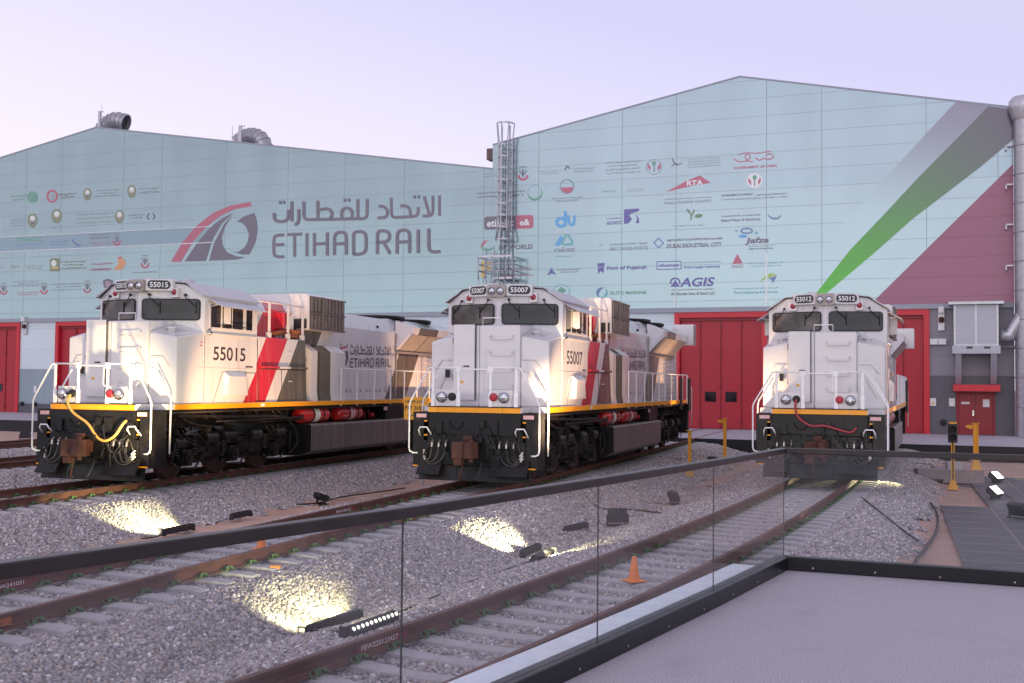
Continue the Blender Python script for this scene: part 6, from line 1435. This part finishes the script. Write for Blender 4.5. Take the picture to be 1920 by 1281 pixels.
# personnel doors under a red canopy
pd = hallthing('personnel_door', 'red double personnel door under a red canopy in the dark wall at right', 'door')
a0, a1 = wall(1793, 770, 0)[0], wall(1866, 770, 0)[0]; zt_ = wall(1830, 735, .05)[1]
m = MB(); m.box(a0, a0+.12, -.07, .05, 0, zt_); m.box(a1-.12, a1, -.07, .05, 0, zt_); m.box(a0+.12, a1-.12, -.07, .05, zt_-.1, zt_); m.build('door_frame', M_doord, pd)
for i in range(2):
    w_ = (a1-a0-.24)/2; s_ = a0+.12 + i*w_; m = MB(); m.box(s_+.01, s_+w_-.01, -.045, .03, .02, zt_-.11); lf = m.build('door_leaf', mat('red_door_leaf', (.27, .008, .018), .4), pd, bevel=.01)
    m = MB(); c = s_ + w_*(.62 if i else .40); zc = wall(1830, 756, .05)[1]
    m.box(c-(.16 if i else .2), c+(.16 if i else .2), -.055, -.046, zc-(.20 if i else .06), zc+(.20 if i else .06)); m.build('door_notice', M_sticker, lf)
    if i == 0: m = MB(); m.box(s_+w_-.16, s_+w_-.08, -.10, -.046, 1.0, 1.30); m.build('door_handle', M_chrome, lf)
m = MB(); c0_, c1_ = wall(1787, 730, 0)[0], wall(1874, 730, 0)[0]; m.box(c0_, c1_, -1.0, -.03, zt_+.03, zt_+.38); m.build('door_canopy', M_doorf, pd)
# air unit on brackets
ac = hallthing('air_handling_unit', 'grey sheet metal air unit on brackets above the red personnel doors', 'air unit')
s0, s1 = wall(1789, 610, 1.4)[0], wall(1871.5, 610, 1.4)[0]; z0, z1 = wall(1830, 648, 1.4)[1], wall(1830, 571, 1.4)[1]
m = MB(); m.box(s0, s1, -1.4, -.2, z0, z1); m.build('unit_casing', M_ac, ac, bevel=.02)
m = MB()
for s_ in (s0-.02, (s0+s1)/2-.05, s1-.08): m.box(s_, s_+.1, -1.43, -1.401, z0, z1-.02)
m.box(s0, s1, -1.425, -1.401, z0, z0+.08); m.build('casing_rib', M_galv, ac)
m = MB(); m.hexa([(s0-.28, -1.7, z1), (s1+.28, -1.7, z1), (s1+.28, -.05, z1+.1), (s0-.28, -.05, z1+.1), (s0-.28, -1.7, z1+.14), (s1+.28, -1.7, z1+.14), (s1+.28, -.05, z1+.32), (s0-.28, -.05, z1+.32)]); m.build('unit_roof', M_galv, ac)
m = MB(); m.box(s0-.1, s1+.1, -1.5, -.06, z0-.42, z0-.003)
for s_ in (s0+.05, s1-.35): m.hexa([(s_, -.35, z0-2.0), (s_+.3, -.35, z0-2.0), (s_+.3, -.05, z0-2.0), (s_, -.05, z0-2.0), (s_, -1.4, z0-.42), (s_+.3, -1.4, z0-.42), (s_+.3, -.05, z0-.42), (s_, -.05, z0-.42)])
m.build('support_bracket', M_ac, ac)
m = MB(); 
for f_ in (.28, .68): m.box(s0+(s1-s0)*f_, s0+(s1-s0)*f_+.3, -1.51, -1.501, z0-.16, z0-.06)
m.build('bracket_slot', M_louver, ac)
# big exhaust duct at the right corner
ex = hallthing('exhaust_duct', 'tall galvanised exhaust duct with flared cowl at the right corner of the taller hall', 'duct')
sx = wall(1922, 400, .9)[0]; zb_, zt2_ = wall(1918, 700, .9)[1], wall(1915, 224, .9)[1]; rd = sx - wall(1901, 400, .9)[0]
m = MB(); m.cyl((sx, -.9, 0), (sx, -.9, zt2_), rd, 28)
for zz_ in np.arange(1.5, zt2_, 1.5): m.lathe([(rd, 0), (rd+.035, .02), (rd+.035, .06), (rd, .08)], (sx, -.9, zz_), n=28)
m.build('duct_shaft', M_galvd, ex)
m = MB(); m.lathe([(rd+.03, 0), (rd+.22, .6), (rd+.22, 1.0), (rd+.05, 1.2), (rd-.05, 1.2), (rd+.1, .95)], (sx, -.9, zt2_-.05), n=28); m.build('duct_cowl', M_galv, ex)
for py in (272, 346, 421, 498):
    s_, z = wall(1889, py, .5); m = MB(); m.box(s_-.1, sx-rd+.05, -.55, -.48, z-.05, z+.03); m.box(s_-.1, s_-.03, -.55, .02, z-.25, z+.03); m.build('duct_bracket', M_galv, ex)
m = MB(); p0 = wall(1876, 628, 1.0); p1 = wall(1910, 600, 1.0); m.tube([(p0[0], -1.0, p0[1]), (p0[0]+.45, -1.0, p0[1]-.05), (p1[0], -1.0, p1[1]), (sx, -.95, p1[1]+.55)], .33, 18); m.build('branch_duct', M_galv, ex)
m = MB(); a_ = wall(1872, 650, .6); m.tube([(a_[0], -.6, a_[1]), (sx+2, -.6, a_[1]-.02)], .06, 8); m.build('cross_pipe', M_galv, ex)
# caged ladder
ld = hallthing('caged_ladder', 'caged steel ladder with a landing fixed to the corner between the two halls', 'ladder')
def lp(px, py, off=.8): a, z = wall(px, py, off); return a, z
sc_, _ = lp(944.5, 400); ztop = lp(944, 272)[1]; zc0 = lp(944, 449)[1]; zpl = lp(935, 522)[1]; zpt = lp(935, 484)[1]; zcage = lp(944, 232)[1]
hwid = .26; m = MB()
for s_ in (-hwid, hwid): m.tube([(sc_+s_, -.55, zpl), (sc_+s_, -.55, zcage-.1)], .05, 6)
z = zpl
while z < ztop: m.tube([(sc_-hwid, -.55, z), (sc_+hwid, -.55, z)], .024, 5); z += .3
z = zpl + .6
while z < ztop:
    for s_ in (-hwid, hwid): m.box(sc_+s_-.03, sc_+s_+.03, -.52, -.19, z, z+.06)
    z += 1.8
m.build('climbing_ladder', M_galv, ld)
m = MB(); hoops = np.linspace(zc0, ztop, 9)
def hp_(z, rx, ry, a0=0, a1=pi, n=14): return [(sc_ + rx*cos(a0+(a1-a0)*i/n), -.55 - ry*sin(a0+(a1-a0)*i/n), z) for i in range(n+1)]
for z in list(hoops) + [zcage]:
    r_ = .58 if z == hoops[0] else (.56 if z == zcage else .42); P = hp_(z, r_, .72); n_ = len(P); vs = []
    for p_ in P: vs += [(p_[0], p_[1], z-.05), (p_[0], p_[1], z+.05), (sc_+(p_[0]-sc_)*.96, -.55+(p_[1]+.55)*.96, z+.05), (sc_+(p_[0]-sc_)*.96, -.55+(p_[1]+.55)*.96, z-.05)]
    m.add(vs, [(4*i+j, 4*i+(j+1) % 4, 4*i+4+(j+1) % 4, 4*i+4+j) for i in range(n_-1) for j in range(4)])
for k in range(5):
    t_ = pi*k/4; m.tube([(sc_+.58*cos(t_), -.55-.72*sin(t_), hoops[0]), (sc_+.42*cos(t_), -.55-.72*sin(t_), hoops[1]), (sc_+.42*cos(t_), -.55-.72*sin(t_), ztop), (sc_+.56*cos(t_), -.55-.72*sin(t_), zcage)], .038, 5)
m.build('safety_cage', M_galv, ld)
m = MB(); a0 = lp(905, 520)[0]; a1 = lp(968, 520)[0]
m.box(a0+.9, a1, -1.5, -.2, zpl-.12, zpl)
for zz_ in (zpl+.4, zpl+.8, zpt): m.tube([(a0, -.3, zz_), (a0, -1.5, zz_), (a1, -1.5, zz_), (a1, -.3, zz_)], .04, 5)
m.box(a0, a1, -1.53, -1.5, zpt-.04, zpt+.1)
for s_ in np.linspace(a0, a1, 6): m.tube([(s_, -1.5, zpl-.1), (s_, -1.5, zpt)], .036, 5)
for s_ in (a0+1.0, a1-.3): m.tube([(s_-.3, -1.4, zpl-.12), (s_, -.3, zpl-1.1)], .05, 5); m.tube([(s_+.35, -1.4, zpl-.12), (s_, -.3, zpl-1.1)], .05, 5)
m.build('landing', M_galv, ld)
m = MB(); sl = lp(921, 540)[0]
for s_ in (sl-.26, sl+.26): m.tube([(s_, -1.0, 0.5), (s_, -1.0, zpt+.6)], .035, 6)
z = .6
while z < zpt+.4: m.tube([(sl-.26, -1.0, z), (sl+.26, -1.0, z)], .016, 5); z += .3
for s_ in (a0+.05, a0+.35, sl+.55): m.tube([(s_, -1.5, zpl-2.6), (s_, -1.5, zpl)], .022, 5)
m.build('lower_ladder', M_galv, ld)
# roof exhausts, rods and a few small birds
def roof_exhaust(pxc, pyc, rpx, a0, path, open_dir, label):
    r_ = hallthing('roof_exhaust', label, 'roof exhaust', 'galvanised roof exhausts on the left hall')
    off = -3.0; s_, z = wall(pxc, pyc, off); k = (W0 + WU*s_).y/F; R_ = rpx*k
    P = [Vector((s_ + x*k, 3.0 + d*k, z - y*k)) for x, y, d in path]; P2 = smooth_path(P, 5)
    m = MB(); m.tube(P2, R_, 24); m.f = m.f[:-2]; m.m = m.m[:-2]; m.sm = m.sm[:-2]; m.build('bent_duct', M_galvd, r_, flip=False)
    e, d = P2[-1], (P2[-1]-P2[-2]).normalized(); m = MB(); m.lathe([(R_*.98, -.3), (0, -.3)], e, d, 24); m.build('duct_throat', M_louver, r_)
    m = MB()
    for i in range(2, len(P2)-1, 2):
        d = (P2[i+1]-P2[i-1]).normalized(); m.lathe([(R_, -.03), (R_+.05, -.02), (R_+.05, .02), (R_, .03)], P2[i], d, 24)
    m.lathe([(R_, -.12), (R_+.06, -.1), (R_+.06, .02), (R_-.02, .02)], e, (P2[-1]-P2[-2]).normalized(), 24); m.build('duct_seam', M_galvd, r_)
    m = MB(); x0 = s_ + a0*k; hz = 34*k
    m.box(x0-.06, x0+.06, 2.0, 2.12, z-1.9, z+hz*.52); m.box(x0+10*k-.06, x0+10*k+.10, 1.6, 1.72, z-1.9, z+hz*.44); m.hexa([(x0, 2.0, z+hz*.50), (x0+20*k, 1.6, z+hz*.36), (x0+20*k, 1.7, z+hz*.36), (x0, 2.1, z+hz*.50), (x0, 2.0, z+hz*.54), (x0+20*k, 1.6, z+hz*.40), (x0+20*k, 1.7, z+hz*.40), (x0, 2.1, z+hz*.54)]); m.build('duct_frame', M_galv, r_)
roof_exhaust(216, 230, 16.5, -18, [(-36, 34, -4), (-27, 15, -3), (-13, 2, -1), (4, -3, 0), (23, 2, 4)], None, 'bent galvanised roof exhaust with open round mouth near the peak of the left hall')
roof_exhaust(478, 257, 16, -18, [(-38, 9, 0), (-22, 0, 0), (-3, -1, 0), (15, 8, 0), (27, 32, 0)], None, 'bent galvanised roof exhaust turned downward further right on the left hall roof')
for px, y0, y1, lab in ((189, 245, 197, 'thin lightning rod left of the peak exhaust'), (434, 282, 236, 'thin lightning rod left of the right exhaust on the left hall')):
    a, z0_ = wall(px, y0, -2); z1_ = wall(px, y1, -2)[1]; m = MB(); m.cyl((a, 2, z0_-1), (a + .06, 2, z1_), .028, 6, .016); m.cyl((a+.04, 2, z0_+(z1_-z0_)*.55), (a+.04, 2, z0_+(z1_-z0_)*.58), .05, 6); o = m.build('lightning_rod', M_galvd); o.matrix_world = WMAT; tag(o, lab, 'lightning rod', 'lightning rods on the left hall')
for px, py, lab in ((566, 300, 'small dark bird on the roof edge nearest the right exhaust'), (661, 301, 'small dark bird on the roof edge nearest the caged ladder')):
    a, z = wall(px, py + 3, .0); m = MB(); m.lathe([(0, -.16), (.05, -.1), (.085, .0), (.06, .1), (0, .15)], (a, 0, z+.16), (.35, 0, 1), 10); m.lathe([(0, -.06), (.05, -.02), (.05, .03), (0, .06)], (a+.06, 0, z+.36), n=8); m.hexa([(a-.10, -.03, z+.02), (a-.04, -.03, z+.06), (a-.04, .03, z+.06), (a-.10, .03, z+.02), (a-.06, -.03, z+.10), (a, -.03, z+.14), (a, .03, z+.14), (a-.06, .03, z+.10)]); m.tube([(a+.08, 0, z+.36), (a+.15, 0, z+.35)], .014, 5); m.tube([(a, 0, z-.02), (a, 0, z+.1)], .012, 5)
    o = m.build('bird', M_rubber); o.matrix_world = WMAT; tag(o, lab, 'bird', 'birds on the roof edge')
SC.render.film_transparent = False
